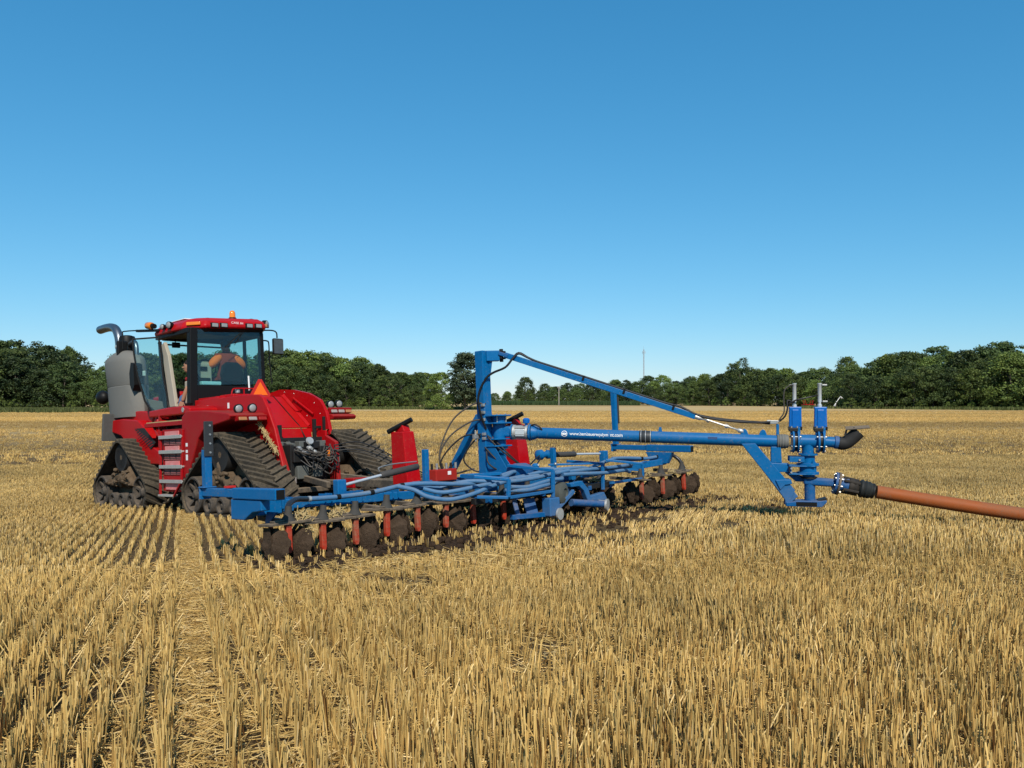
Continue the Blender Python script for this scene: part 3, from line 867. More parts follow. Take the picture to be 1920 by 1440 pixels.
def undercarriage():
    mb = MB()
    mb.bb(-.10, .10, -.85, .85, .30, .50)
    mb.prism([(-.62, .5), (.62, .5), (.22, 1.0), (-.22, 1.0)], 'x', -.11, .11)
    mb.cyl((-.30, 0, 1.04), (.30, 0, 1.04), .22, n=18)
    return mb
def mud_pack(seed):
    """one lumpy mass of dried mud packed on the track frame"""
    random.seed(seed); mb = MB(); vs = []; fs = []
    ny, na = 26, 16; ph = [random.random() * 6 for _ in range(6)]
    for i in range(ny + 1):
        y = -.66 + 1.32 * i / ny
        hh = max(.05, .36 * (1 - (abs(y) / .72) ** 1.3)) * (1 + .25 * math.sin(y * 9 + ph[0]))
        for k in range(na):
            a = 2 * math.pi * k / na
            r = 1 + .16 * math.sin(3 * a + y * 11 + ph[1]) + .12 * math.sin(5 * a - y * 17 + ph[2]) + random.uniform(-.16, .16)
            vs.append((-.18 + .16 * r * math.cos(a), y, .47 + hh * .5 + hh * .55 * r * math.sin(a)))
    for i in range(ny):
        for k in range(na):
            j = (k + 1) % na; fs.append((i * na + k, i * na + j, (i + 1) * na + j, (i + 1) * na + k))
    fs += [tuple(range(na))[::-1], tuple(ny * na + k for k in range(na))]
    mb.add(vs, fs)
    for _ in range(22):
        z = random.uniform(.46, .80); y = random.uniform(-.6, .6) * (1.1 - (z - .44) * 1.6)
        mb.ball((random.uniform(-.35, -.28), y, z), random.uniform(.02, .05), 6, 4, (1, 1.2, .8), .3)
    return mb
belt0 = track_belt()
def track_unit(x, y):
    e = empty('track_unit', Matrix.Translation((x, y, 0)), TR)
    return e
proto = None
for (x, y) in ((-1.12, -.1), (1.12, -.1), (-1.12, 3.82), (1.12, 3.82)):
    M = Matrix.Translation((x, y, 0))
    u = bpy.data.objects.new('track_unit', None); link(u, TR); u.matrix_local = M
    if proto is None:
        parts = [belt0.build('track_belt', BELT, u, 50)]
        iw = idler_wheel().build('idler_wheel', WHEEL, u, 40); iw.location = (0, .9, .36)
        rw = roller_wheel().build('roller_wheel', WHEEL, u, 40); rw.location = (0, -.42, .19)
        un = undercarriage().build('track_frame', MUD, u, None, .01)
        dw = MB().lathe((-.30, 0, 0), (.30, 0, 0), [(0, .05), (0, .28), (.05, .30), (.55, .30), (.6, .28), (.6, .05)], 24, cap=False).build('drive_wheel', RUB, u, 40); dw.location = (0, 0, 1.04)
        proto = u
        shared = {'track_belt': parts[0].data, 'idler_wheel': iw.data, 'roller_wheel': rw.data, 'track_frame': un.data, 'drive_wheel': dw.data}
    else:
        for nm in shared:
            o = bpy.data.objects.new(nm, shared[nm]); link(o, u)
            o.location = {'idler_wheel': (0, .9, .36), 'roller_wheel': (0, -.42, .19), 'drive_wheel': (0, 0, 1.04)}.get(nm, (0, 0, 0))
    o = bpy.data.objects.new('idler_wheel', shared['idler_wheel']); link(o, u); o.location = (0, -.9, .36); o.rotation_euler = (.4, 0, 0)
    for yy in (0, .42):
        o = bpy.data.objects.new('roller_wheel', shared['roller_wheel']); link(o, u); o.location = (0, yy, .19)
    mud_pack(int(y * 10 + x * 7) + 99).build('packed_mud', MUD, u, 60)

# --- chassis, hood and bodywork
ch = MB()
ch.bb(-.42, .42, 2.2, 5.3, .75, 1.45); ch.bb(-.5, .5, -.55, 1.75, .70, 1.10); ch.cyl((0, 1.6, 1.0), (0, 2.3, 1.0), .22); ch.cyl((-.8, -.1, 1.04), (.8, -.1, 1.04), .17); ch.cyl((-.8, 3.82, 1.04), (.8, 3.82, 1.04), .17)
ch.build('chassis', DARKM, TR, None, .02)
hd = MB()
hd.prism([(3.3, 1.45), (3.3, 2.34), (4.6, 2.28), (5.7, 2.12), (5.95, 1.9), (5.95, 1.35)], 'x', -.46, .46)
hd.build('hood', RED, TR, None, .06, 3)
# front fender / side body by the step
ff = MB()
ff.prism([(5.12, 1.80), (5.16, 1.66), (4.86, 1.56), (4.42, 1.48), (3.52, .90), (2.70, .88), (2.66, 1.12), (2.95, 1.22), (3.35, 1.62), (3.60, 1.76), (4.35, 1.82)], 'x', -1.17, -.72)
ff.build('front_fender', RED, TR, None, .02, 2)
fb = MB(); fb.prism([(4.95, 1.80), (4.85, 1.98), (3.85, 1.96), (3.15, 1.90), (3.05, 1.70), (3.6, 1.62), (4.6, 1.72)], 'x', -1.02, -.45)
fb.build('side_shelf', RED, TR, None, .02, 2)
fr = MB()
fr.prism([(5.12, 1.80), (5.16, 1.62), (4.42, 1.48), (3.52, .90), (2.70, .88), (2.66, 1.62), (3.60, 1.80)], 'x', .72, 1.3)
fr.build('front_fender', RED, TR, None, .02, 2)
mf = MB(); mf.prism([(4.86, 1.95), (4.94, 1.40), (4.88, 1.38), (4.78, 1.95)], 'x', -1.36, -.78); mf.build('mud_flap', plain('dusty_flap', (.085, .085, .08), .8), TR, None, .01)
mf = MB(); mf.prism([(4.93, 1.98), (5.02, 1.40), (4.94, 1.38), (4.84, 1.98)], 'x', .78, 1.48); mf.build('mud_flap', RUB, TR, None, .01)
# perforated side grating
gr = MB(); gr.prism([(3.72, 1.60), (3.30, 1.60), (2.80, 1.30), (3.00, 1.18)], 'x', -1.188, -1.174)
go = gr.build('side_grating', GRATE, TR)
hl = MB()
for r_ in range(6):
    for c_ in range(9):
        y = 3.64 - c_ * .085 - r_ * .03; z = 1.585 - c_ * .034 - r_ * .05
        if z < 1.22: continue
        hl.bb(-1.193, -1.187, y - .025, y + .02, z - .004, z + .008)
hl.build('grating_slot', RED, go)
# dark block standing in for the engine-side shade between shelf and deck
eb = MB(); eb.bb(-.62, .62, 2.2, 3.5, 1.45, 1.9); eb.build('engine_side_shade', DARKM, TR)
# --- exhaust side: grey after-treatment shield, pipe, cap canister
sh = MB()
def oval_ring(y, z, ry, rx, n=20, lean=0): return [(-.88 + rx * math.sin(2 * math.pi * i / n), y + ry * math.cos(2 * math.pi * i / n) + lean, z) for i in range(n)]
sec = [(1.86, .72, .28, -.10), (1.98, .73, .29, -.08), (2.5, .745, .30, -.02), (2.512, .735, .29, -.02), (2.53, .748, .30, -.015), (3.02, .755, .30, .10), (3.12, .70, .28, .12), (3.22, .45, .20, .10), (3.28, .16, .14, .06)]
vs = []; fs = []; n = 20
for z, ry, rx, ln in sec: vs += oval_ring(4.76, z, ry, rx, n, ln)
for k in range(len(sec) - 1):
    for i in range(n):
        j = (i + 1) % n; fs.append((k * n + i, k * n + j, (k + 1) * n + j, (k + 1) * n + i))
fs.append(tuple((len(sec) - 1) * n + i for i in range(n))); fs.append(tuple(range(n))[::-1])
sh.add(vs, fs); so = sh.build('exhaust_shield', SHIELD, TR, 35)
vt = MB(); vt.prism([(3.93, 2.92), (4.05, 2.96), (4.13, 2.75), (4.11, 2.5), (3.98, 2.38), (3.90, 2.5)], 'x', -1.10, -.92); vt.build('shield_vent', BLACK, so)
ep = MB(); ep.tube([(-.75, 5.40, 3.2), (-.75, 5.42, 3.45), (-.75, 5.48, 3.68), (-.75, 5.64, 3.86), (-.75, 5.9, 3.93), (-.75, 6.2, 3.945), (-.75, 6.48, 3.94)], .092, 16, 5, False)
po = ep.build('exhaust_pipe', EXH, TR, 60)
MB().lathe((-.75, 5.415, 3.42), (-.75, 5.425, 3.47), [(0, .094), (0, .102), (.05, .102), (.05, .094)], 16, False).build('pipe_clamp', ALU, po, 40)
MB().tube([(-.75, 5.9, 3.93), (-.75, 6.2, 3.945), (-.75, 6.47, 3.94)], .085, 14, 3).build('pipe_bore', BLACK, po, 60)
ac = MB(); ac.lathe((-.72, 5.12, 3.27), (-.72, 5.12, 3.66), [(0, .13), (.02, .16), (.14, .165), (.145, .172), (.17, .172), (.175, .165), (.34, .165), (.37, .15), (.39, .09)], 18); ac.build('intake_canister', BLACK, TR, 40)
MB().tube([(-.72, 4.98, 3.45), (-.78, 4.7, 3.46), (-.85, 4.45, 3.44), (-.86, 4.33, 3.3), (-.86, 4.3, 2.7)], .05, 8).build('intake_tube', EXH, TR, 60)
MB().ball((-1.0, 5.75, 2.35), .17, 12, 8, (.8, 1.1, .9)).build('headlight_guard', BLACK, TR, 60)
# --- red frame by the step, ladder
rf = MB()
rf.tube([(-1.2, 2.75, 1.86), (-1.25, 2.79, 1.66), (-1.35, 2.24, 1.38)], .024, 6, 1)
rf.bar((-1.3, 2.33, 1.80), (-1.3, 2.35, 1.20), .05); rf.bar((-1.32, 1.24, 1.78), (-1.32, 1.26, 1.30), .05)
rf.bb(-1.36, -1.22, 1.25, 2.87, 1.59, 1.665)
rf.bar((-1.3, 1.02, 1.5), (-1.3, 1.02, .85), .03)
rf.build('step_frame', RED_DUST, TR, None, .006)
MB().bb(-1.35, -1.23, 1.30, 2.80, 1.667, 1.685).build('caught_straw', STRAWM, TR)
mb = MB(); mb.bb(-1.15, -.7, 1.15, 2.7, .9, 1.55); mb.build('battery_box', DARKM, TR, None, .02)
lad = MB()
ly0, ly1, lx = 1.93, 1.09, -1.47
for y in (ly0, ly1): lad.bar((lx, y, 1.5), (lx - .02, y + .03, .33 if y == ly0 else .60), .035, .05)
lad.bar((lx - .02, 1.12, .60), (lx - .02, 1.42, .33), .035)
lo = lad.build('ladder', RED_DUST, TR, None, .006)
MB().bb(lx + .03, lx + .07, ly1, ly0, .42, 1.52).build('ladder_back', RED_DUST, lo)
MB().bb(lx + .072, lx + .075, ly1 + .0, ly0, .4, .42).build('ladder_foot', RED_DUST, lo)
for z in (1.40, 1.135, .87, .61):
    st = MB(); st.bb(lx - .035, lx + .05, ly1 - .02, ly0 + .02, z - .030, z); st.bb(lx - .042, lx - .033, ly1 - .02, ly0 + .02, z - .05, z + .012); st.build('rung', ALU, lo, None, .004)
MB().bb(lx - .07, lx + .05, 1.42, ly0 + .02, .32, .355).build('rung', ALU, lo, None, .004)
for z in (1.40, 1.135, .87):
    pn = MB(); pn.bb(lx + .012, lx + .028, ly1 + .18, ly0 - .12, z + .01, z + .085); pn.build('riser_panel', PINK, lo, None, .003)
    gp = MB(); gp.bb(lx + .018, lx + .028, ly1 + .05, ly0 - .05, z - .165, z - .05); g2 = gp.build('riser_grating', GRATE, lo)
    sl = MB()
    for k in range(4):
        for q in range(3): sl.bb(lx + .010, lx + .018, ly1 + .07 + q * .24, ly1 + .27 + q * .24, z - .155 + k * .028, z - .147 + k * .028)
    sl.build('grating_slat', PINK, lo)
MB().bb(lx + .012, lx + .028, ly1 + .18, ly0 - .12, .44, .56).build('riser_panel', PINK, lo, None, .003)
fc = MB(); fc.cyl((-1.28, .98, 1.60), (-1.28, .98, 1.70), .06, n=12); fo_ = fc.build('filler_cap', BLUE_V, TR, 40)
fn_ = MB(); fn_.lathe((-1.27, .98, 1.42), (-1.27, .98, 1.60), [(0, .03), (.1, .04), (.14, .09), (.18, .09)], 10); fn_.box((-1.29, .97, 1.30), (.05, .06, .12)); fn_.build('filler_neck', ALU, TR, 40)
dc = MB()
for z, h in ((1.20, .06), (1.09, .05), (.96, .10)): dc.bb(-1.462, -1.458, .93, 1.0, z, z + h)
# --- rear body: fenders, deck, sloped panels
rl = MB()
rl.prism([(1.14, .66), (1.00, .64), (.88, .78), (.55, 1.32), (.38, 1.46), (.1, 1.52), (-.50, 1.60), (-.56, 1.67), (-.45, 1.715), (.42, 1.80), (.95, 1.815), (1.14, 1.72)], 'x', -1.46, -.80)
fo2 = rl.build('rear_fender', RED_DUST, TR, None, .018, 2)
dc.build('warning_sticker', WHITE, fo2)
bd = MB(); bd.prism([(2.45, 1.55), (2.45, 1.99), (2.20, 2.06), (1.08, 2.075), (1.02, 2.055), (.15, 2.06), (-.30, 2.035), (-.42, 1.98), (-.56, 1.80), (-.77, 1.43), (-1.07, .59), (-.92, .57), (-.55, 1.2), (.2, 1.42), (1.0, 1.40)], 'x', -.80, -.725)
bo = bd.build('rear_body_side', RED, TR, None, .016, 2)
bd = MB(); bd.bb(-.724, .715, 1.30, 2.42, 1.72, 2.10); bd.build('rear_deck', RED, TR, None, .012)
MB().bb(-.801 - .004, -.80, .68, .74, 1.85, 1.95).build('warning_sticker', WHITE, bo)
MB().bb(-.804, -.80, 1.45, 1.49, 1.88, 1.94).build('warning_sticker', WHITE, bo)
# front-left deck below the door
dk = MB(); dk.prism([(2.75, 1.78), (2.75, 1.90), (1.95, 1.93), (1.35, 1.93), (1.12, 1.88), (1.12, 1.78)], 'x', -1.32, -.78); dk.build('deck_step', RED, TR, None, .02, 2)
MB().lathe((-1.33, 1.36, 1.86), (-1.322, 1.36, 1.86), [(0, .045), (.008, .045)], 14).build('emblem', ALU, TR)
# box with rail on the deck
db = MB(); db.bb(-.55, .05, 1.0, 1.5, 1.86, 2.135)
db.build('deck_box', RED, TR, None, .02, 2)
rl2 = MB(); rl2.tube([(-.55, 1.05, 2.1), (-.53, 1.05, 2.2), (-.45, 1.05, 2.235), (-.05, 1.05, 2.235), (.1, 1.05, 2.235)], .014, 6, 3); rl2.bar((-.30, 1.05, 2.1), (-.30, 1.05, 2.23), .02); rl2.build('deck_rail', RED, TR, 60)
MB().cyl((-.40, 1.1, 2.16), (-.40, 1.1, 2.25), .045, n=10).build('filler_cap', ZINC, TR, 40)
MB().cyl((-.16, 1.1, 2.2), (-.17, 1.1, 2.48), .016, n=8).build('standpipe', WHITE, TR, 40)
# sloped rear panel between the two side walls, and the far wall with its rounded top
MB().plate([(-.722, 1.30, 2.10), (.714, 1.30, 2.10), (.714, .45, 1.47), (-.722, .45, 1.47)], .02).build('rear_slope_panel', RED, TR, None, .006)
MB().plate([(-.722, .445, 1.455), (.714, .445, 1.455), (.714, .40, 1.27), (-.722, .40, 1.27)], .02).build('rear_lower_panel', RED, TR, None, .006)
MB().plate([(.66, 1.32, 2.125), (.712, 1.32, 2.17), (.712, .45, 1.53), (.66, .45, 1.49)], .012).build('panel_edge', RED, TR, None, .004)
fw = MB(); fw.prism([(1.92, 2.20), (1.47, 2.26), (1.0, 2.225), (.51, 2.13), (.30, 2.06), (.14, 1.98), (.02, 1.86), (-.055, 1.725), (-.10, 1.60), (-.14, 1.42), (.45, 1.38), (1.3, 2.0), (1.92, 2.05)], 'x', .716, .735)
rp = fw.build('far_side_wall', RED, TR)
for y, z in ((1.30, 2.20), (.98, 2.15), (.30, 1.93), (.12, 1.72), (.55, 1.70), (.9, 1.98), (.04, 1.55)): MB().lathe((.716, y, z), (.711, y, z), [(0, .012), (.005, .009)], 8).build('bolt', ZINC, rp)
ff2 = MB(); ff2.prism([(1.92, 2.20), (1.47, 2.26), (1.0, 2.225), (.51, 2.13), (.14, 1.98), (-.055, 1.725), (-.16, 1.33), (-.10, 1.30), (.02, 1.66), (.2, 1.90), (.5, 2.04), (1.0, 2.14), (1.9, 2.12)], 'x', .735, .80)
ff2.build('far_fender_rim', RED, TR, None, .01)
MB().prism([(.30, 1.60), (-.14, 1.60), (-.18, 1.66), (-.10, 1.70), (.30, 1.73)], 'x', .81, 1.33).build('rear_fender', RED_DUST, TR, None, .015)
rc = MB(); rc.cyl((.69, .96, 2.06), (.69, .30, 1.72), .02, n=8); rc.cyl((.71, .97, 2.07), (.66, .95, 2.06), .018, n=8); rc.build('gas_strut', RED, TR, 40)
MB().tube([(.46, 1.31, 2.12), (.47, 1.1, 1.97), (.48, .75, 1.71), (.50, .48, 1.50), (.51, .40, 1.38), (.52, .25, 1.2)], .010, 6).build('panel_cable', BLACK, TR, 60)
MB().tube([(.64, 1.32, 2.14), (.65, 1.1, 1.985), (.66, .88, 1.83), (.68, .80, 1.80), (.70, .70, 1.83)], .010, 6).build('panel_cable', RED, TR, 60)
# black brackets on the lower panel edge
bk = MB(); bk.bar((-.10, .20, 1.28), (-.10, .20, 1.52), .07, .05); bk.bb(-.38, -.06, .16, .26, 1.24, 1.29)
bk.build('rear_bracket', DARKM, TR, None, .006)
MB().bar((-.36, .20, 1.24), (-.36, .20, 1.48), .05).build('rear_bracket', DARKM, TR, None, .006)
bk = MB(); bk.bar((.58, .12, 1.10), (.58, .12, 1.62), .06); bk.bb(.56, .71, .08, .15, 1.44, 1.49); bk.bar((.70, -.02, 1.2), (.70, -.02, 1.66), .05); bk.bb(.56, .72, -.02, .14, 1.10, 1.15)
bk.build('rear_bracket', DARKM, TR, None, .006)
MB().prism([(-.1, 1.40), (-.15, 1.0), (.05, .95), (.2, 1.40)], 'x', .66, .71).build('rear_lower_side', RED, TR, None, .008)
# lights on the fenders
def fender_light(x, y, z, r=.064):
    h = MB(); h.lathe((x, y + .09, z), (x, y, z - .004), [(0, r * .5), (.03, r * 1.1), (.088, r * 1.28), (.09, r * 1.15)], 16); h.bar((x, y + .05, z - r), (x, y + .05, z - r - .06), .03)
    o = h.build('work_light', BLACK, TR, 40)
    MB().lathe((x, y, z - .004), (x, y - .02, z - .005), [(0, r * 1.0), (.014, r * .85), (.022, r * .4)], 16).build('light_lens', LENS, o, 60)
fender_light(-1.22, -.40, 1.79); fender_light(-.98, -.42, 1.80)
fender_light(1.04, .22, 1.90); fender_light(1.22, .20, 1.91)
def lamp_bar(x0, x1, y, z, cols):
    b_ = MB(); b_.prism([(y + .02, z - .06), (y - .05, z - .05), (y - .09, z + .045), (y + .02, z + .06)], 'x', x0, x1); o = b_.build('lamp_bar', RED_DUST, TR, None, .012)
    n_ = len(cols); w_ = (x1 - x0) / n_
    for i, c in enumerate(cols):
        MB().box((x0 + (i + .5) * w_, y - .085, z - .015), (w_ * .8, .03, .062), Matrix.Rotation(-.35, 3, 'X')).build('signal_lens', c, o, None, .012, 2)
lamp_bar(-1.36, -.82, -.52, 1.63, [AMBER_D, DULL, RED_DUST])
lamp_bar(.84, 1.33, .04, 1.77, [DULL, DULL, AMBER_D])
MB().prism([(.3, 1.70), (.02, 1.70), (.02, 1.66), (.12, 1.58), (.2, 1.35), (.3, 1.35)], 'x', .82, .88).build('lamp_bracket', DARKM, TR)
# slow-moving-vehicle triangle
tri = MB()
def tri_pts(s, y): return [(-.02, y, 2.095 + s * .30 + .0), (-.02 - s * .205, y, 2.095 - (s - 1) * .09), (-.02 + s * .205, y, 2.095 - (s - 1) * .09)]
def hexa(w, h, cut, y, zc): # triangle with clipped corners
    return [(-cut, y, zc + h - cut * .8), (cut, y, zc + h - cut * .8), (w, y, zc + cut * 1.1), (w - cut * .9, y, zc), (-w + cut * .9, y, zc), (-w, y, zc + cut * 1.1)]
to = MB().plate([(a + .0, b, c) for a, b, c in hexa(.215, .36, .035, .985, 2.08)], .006).build('slow_vehicle_triangle', SMV_R, TR)
MB().plate([(0, .978, 2.36), (.150, .978, 2.115), (-.150, .978, 2.115)], .004).build('triangle_centre', SMV_O, to)
MB().bar((0, 1.0, 1.86), (0, 1.0, 2.3), .03).build('triangle_post', BLACK, to)
# --- hitch, valve block and plumbing at the rear
hp = MB()
hp.bb(-.50, .16, -.85, -.55, .5, 1.04); hp.bb(-.62, -.55, -.95, -.6, .45, 1.15); hp.bb(-.70, .70, .0, .38, .80, 1.285)
hp.build('rear_housing', DARKM, TR, None, .01)
for (x0, x1, z0, z1, m_) in ((-.52, -.30, .58, .80, INT), (-.20, -.02, .60, .82, INT), (-.60, -.42, .86, 1.06, DARKM), (-.36, -.12, .88, 1.04, DARKM), (-.08, .10, .92, 1.12, DARKM), (-.30, -.05, 1.08, 1.20, DARKM)):
    MB().bb(x0, x1, -1.05 + random.uniform(0, .1), -.84, z0, z1).build('valve_block', m_, TR, None, .012)
random.seed(77)
for k in range(7):
    x = -.52 + k * .10; z = random.choice((.98, 1.03, 1.10, .9)); MB().lathe((x, -1.0, z), (x + random.uniform(-.03, .03), -1.13, z - .02), [(0, .028), (.04, .028), (.045, .04), (.07, .04), (.075, .024), (.13, .022)], 10).build('hose_coupler', random.choice((ZINC, DARKM, ALU)), TR, 40)
for k in range(20):
    x = random.uniform(-.65, .3); z = random.uniform(.85, 1.15); x2 = random.uniform(-.3, .25); z2 = random.uniform(.8, 1.15)
    MB().tube([(x, -1.05, z), ((x + x2) / 2, -1.22, min(z, z2) - random.uniform(.02, .16)), (x2, -1.08, z2)], .011, 6).build('hydraulic_hose', HOSE_DUST if k % 3 else HOSE_K, TR, 60)
MB().box((.0, -1.12, .99), (.05, .05, .10)).build('coupler_cap', AMBER, TR, None, .01)
MB().cyl((-.62, -1.02, .62), (-.62, -1.02, .52), .05, n=12).build('plastic_cup', DULL, TR, 40)
MB().lathe((-.3, -1.0, 1.20), (-.3, -1.06, 1.22), [(0, .05), (.03, .07), (.06, .06)], 12).build('round_filter', ALU, TR, 40)
rp2 = MB(); rp2.prism([(-.75, 1.30), (-1.05, 1.18), (-1.1, .50), (-.9, .48), (-.8, .8)], 'x', .20, .27); rp2.build('hitch_plate', RED_DUST, TR, None, .008)
rp3 = MB(); rp3.prism([(-.75, 1.2), (-1.05, .60), (-1.02, .55), (-.7, .9)], 'x', -.74, -.66); rp3.build('hitch_plate', RED_DUST, TR, None, .008)
dr = MB(); dr.bb(-.10, .10, -1.9, -.5, .46, .54); dr.bb(-.62, .45, -1.15, -.95, .36, .44); dr.build('drawbar', DUSTPLATE, TR, None, .01)
for xx in (-.55, .45):
    lk = MB(); lk.bar((xx * .6, -.8, .6), (xx, -1.9, .5), .07, .10); lk.build('lower_link', DUSTPLATE, TR, None, .01)
for k in range(9):
    x = random.uniform(-.6, .5); z = random.uniform(.9, 1.22)
    MB().lathe((x, random.uniform(-.35, -.1), z), (x + .02, random.uniform(-.6, -.5), z - random.uniform(0, .06)), [(0, .035), (.10, .035), (.11, .05), (.16, .05), (.17, .028), (.3, .028)], 10).build('spool_valve', (DARKM, INT, DARKM, ZINC)[k % 4], TR, 40)
for k in range(5):
    x = -.45 + k * .22
    MB().box((x, -.3, 1.16 + .03 * (k % 2)), (.13, .16, .11)).build('valve_block', DARKM if k % 2 else INT, TR, None, .012)
# straw caught on the inner fender
sw = MB(); random.seed(3)
for _ in range(160):
    t = random.random(); c = Vector((-.84 - random.random() * .05, -.35 - t * .55, 1.52 - t * .52)); d = Vector((random.gauss(0, .3), -.6 + random.gauss(0, .4), -.7 + random.gauss(0, .4))).normalized() * random.uniform(.03, .09)
    sw.bar(c - d + Vector((0, -.04, .04)), c + d + Vector((0, -.04, .04)), .006)
tag(sw.build('straw_bundle', STRAWM, TR), kind='stuff')

# --- cab
CX = -.04
cabz0, cabz1 = 2.00, 3.42
fl = MB(); fl.prism([(CX - .80, 1.95), (CX + .72, 1.95), (CX + .74, 2.4), (CX + .74, 3.3), (CX + .5, 3.6), (CX - .5, 3.6), (CX - .80, 3.3)], 'z', 1.90, 2.02); fl.build('cab_floor', BLACK, TR, None, .01)
pl = MB()
def pillar(a, b, w, h, up=(0, 1, 0)): pl.bar(a, b, w, h, up)
pillar((CX - .78, 2.02, 2.0), (CX - .75, 2.02, 3.44), .15, .14)      # rear corner by the doorway
pillar((CX + .70, 2.0, 2.0), (CX + .67, 2.0, 3.44), .09, .10)
pillar((CX + .76, 2.75, 2.0), (CX + .74, 2.75, 3.44), .06, .06)
pillar((CX + .70, 3.45, 2.0), (CX + .66, 3.30, 3.44), .08, .08)
pl.bb(CX - .80, CX + .72, 1.96, 2.02, 2.02, 2.36)                     # black sill below the rear window
pl.bb(CX - .80, CX + .70, 1.96, 2.05, 3.34, 3.46)
pl.bb(CX - .84, CX - .74, 2.0, 3.4, 3.36, 3.46); pl.bb(CX + .66, CX + .74, 2.0, 3.4, 3.36, 3.46); pl.bb(CX - .7, CX + .7, 3.30, 3.42, 3.36, 3.46)
pl.bb(CX - .75, CX + .7, 3.45, 3.52, 2.0, 2.40)
pl.build('cab_frame', BLACK, TR, None, .012)
ap = MB(); ap.plate([(-.86, 3.00, 3.28), (-.86, 3.12, 3.22), (-.86, 2.80, 1.98), (-.86, 2.55, 1.98), (-.86, 2.83, 3.0)], .07); ap.build('door_post', TAN, TR, None, .01)
apb = MB(); apb.tube([(-.90, 3.12, 3.30), (-.90, 3.08, 2.9), (-.90, 2.94, 2.4), (-.90, 2.84, 1.96)], .022, 6); apb.tube([(-.91, 3.18, 3.30), (-.91, 3.14, 2.9), (-.91, 3.0, 2.4), (-.91, 2.90, 1.96)], .014, 6); apb.build('door_seal', BLACK, TR, 60)
MB().plate([(CX - .70, 1.952, 2.36), (CX + .66, 1.952, 2.40), (CX + .63, 1.952, 3.46), (CX - .68, 1.952, 3.42)], .006).build('rear_window', GLASS, TR)
MB().plate([(CX + .745, 2.05, 2.1), (CX + .77, 2.72, 2.1), (CX + .745, 2.72, 3.40), (CX + .715, 2.05, 3.40)], .006).build('side_window', GLASS, TR)
MB().plate([(CX + .77, 2.79, 2.1), (CX + .72, 3.42, 2.1), (CX + .69, 3.28, 3.40), (CX + .745, 2.79, 3.40)], .006).build('side_window', GLASS, TR)
MB().plate([(CX - .72, 3.47, 2.38), (CX + .66, 3.47, 2.38), (CX + .64, 3.33, 3.38), (CX - .70, 3.33, 3.38)], .006).build('windscreen', GLASS, TR)
# rear wiper
wp = MB(); wp.cyl((.20, 1.935, 3.44), (-.16, 1.93, 3.10), .008, n=6); wp.cyl((.22, 1.93, 3.42), (.02, 1.93, 3.16), .006, n=6); wp.build('rear_wiper', BLACK, TR)
# roof
def roof_poly(g): # outline (x,y) with clipped rear corners
    return [(-.60 - g * .6, 1.86 - g), (.66 + g * .6, 1.86 - g), (.80 + g, 2.1), (.86 + g, 2.5), (.84 + g, 3.35), (.6, 3.62 + g), (-.6, 3.62 + g), (-.88 - g, 3.4), (-.92 - g, 2.6), (-.88 - g, 2.25)]
def loft(secs, mat, name, bev=.02):
    mb = MB(); vs = []; fs = []; n = len(secs[0][0])
    for poly, z in secs: vs += [(a, b, z + .055 * (a + .04)) for a, b in poly]
    for k in range(len(secs) - 1):
        for i in range(n):
            j = (i + 1) % n; fs.append((k * n + i, k * n + j, (k + 1) * n + j, (k + 1) * n + i))
    fs.append(tuple(range(n))[::-1]); fs.append(tuple((len(secs) - 1) * n + i for i in range(n)))
    return mb.add(vs, fs).build(name, mat, TR, None, bev, 2)
loft([(roof_poly(-.06), 3.415), (roof_poly(-.02), 3.47)], BLACK, 'roof_underside', .01)
RO = loft([(roof_poly(.0), 3.475), (roof_poly(.02), 3.53), (roof_poly(-.03), 3.62), (roof_poly(-.14), 3.69), (roof_poly(-.3), 3.715)], ROOF_RED, 'roof', .025)
def rz(x): return .055 * (x + .04)
for x in (-.43, -.24, .30, .50):
    h = MB(); h.box((x, 1.845, 3.53 + rz(x)), (.16, .05, .10)); o = h.build('roof_light', BLACK, RO, None, .012)
    MB().box((x, 1.815, 3.53 + rz(x)), (.12, .02, .072)).build('roof_light_lens', LENS, o, None, .012)
md = MB()
am = MB(); am.box((-.76, 2.03, 3.54), (.28, .03, .065), Matrix.Rotation(-.95, 3, 'Z')); am.build('side_marker', AMBER, RO, None, .01)
for (y, z, r) in ((2.62, 3.56, .065), (2.90, 3.56, .05)):
    h = MB(); h.lathe((-.90, y, z), (-.985, y - .03, z), [(0, r * .9), (.05, r * 1.15), (.09, r * 1.1)], 14); o = h.build('side_work_light', BLACK, RO, 40)
    MB().lathe((-.985, y - .03, z), (-1.01, y - .035, z), [(0, r), (.015, r * .8), (.025, r * .3)], 14).build('side_light_lens', LENS, o, 60)
h = MB(); h.lathe((.80, 2.2, 3.66), (.86, 2.1, 3.66), [(0, .04), (.03, .085), (.11, .08)], 14); o = h.build('corner_work_light', BLACK, RO, 40)
MB().lathe((.86, 2.1, 3.66), (.872, 2.08, 3.66), [(0, .072), (.015, .05), (.02, .02)], 14).build('corner_light_lens', LENS, o, 60)
MB().box((.78, 1.985, 3.60), (.16, .05, .07), Matrix.Rotation(.75, 3, 'Z')).build('corner_marker', AMBER_D, RO, None, .012)
bc = MB(); bc.lathe((.17, 2.25, 3.70), (.17, 2.25, 3.76), [(0, .085), (.05, .075), (.06, .06)], 16); bo2 = bc.build('beacon_base', BLACK, RO, 40)
MB().lathe((.17, 2.25, 3.755), (.17, 2.25, 3.90), [(0, .062), (.09, .058), (.13, .045), (.145, .02)], 16).build('beacon_dome', AMBER, bo2, 50)
MB().lathe((-.02, 2.9, 3.70), (-.02, 2.9, 3.82), [(0, .10), (.05, .11), (.09, .08), (.12, .03)], 16).build('antenna_dome', BLACK, RO, 50)
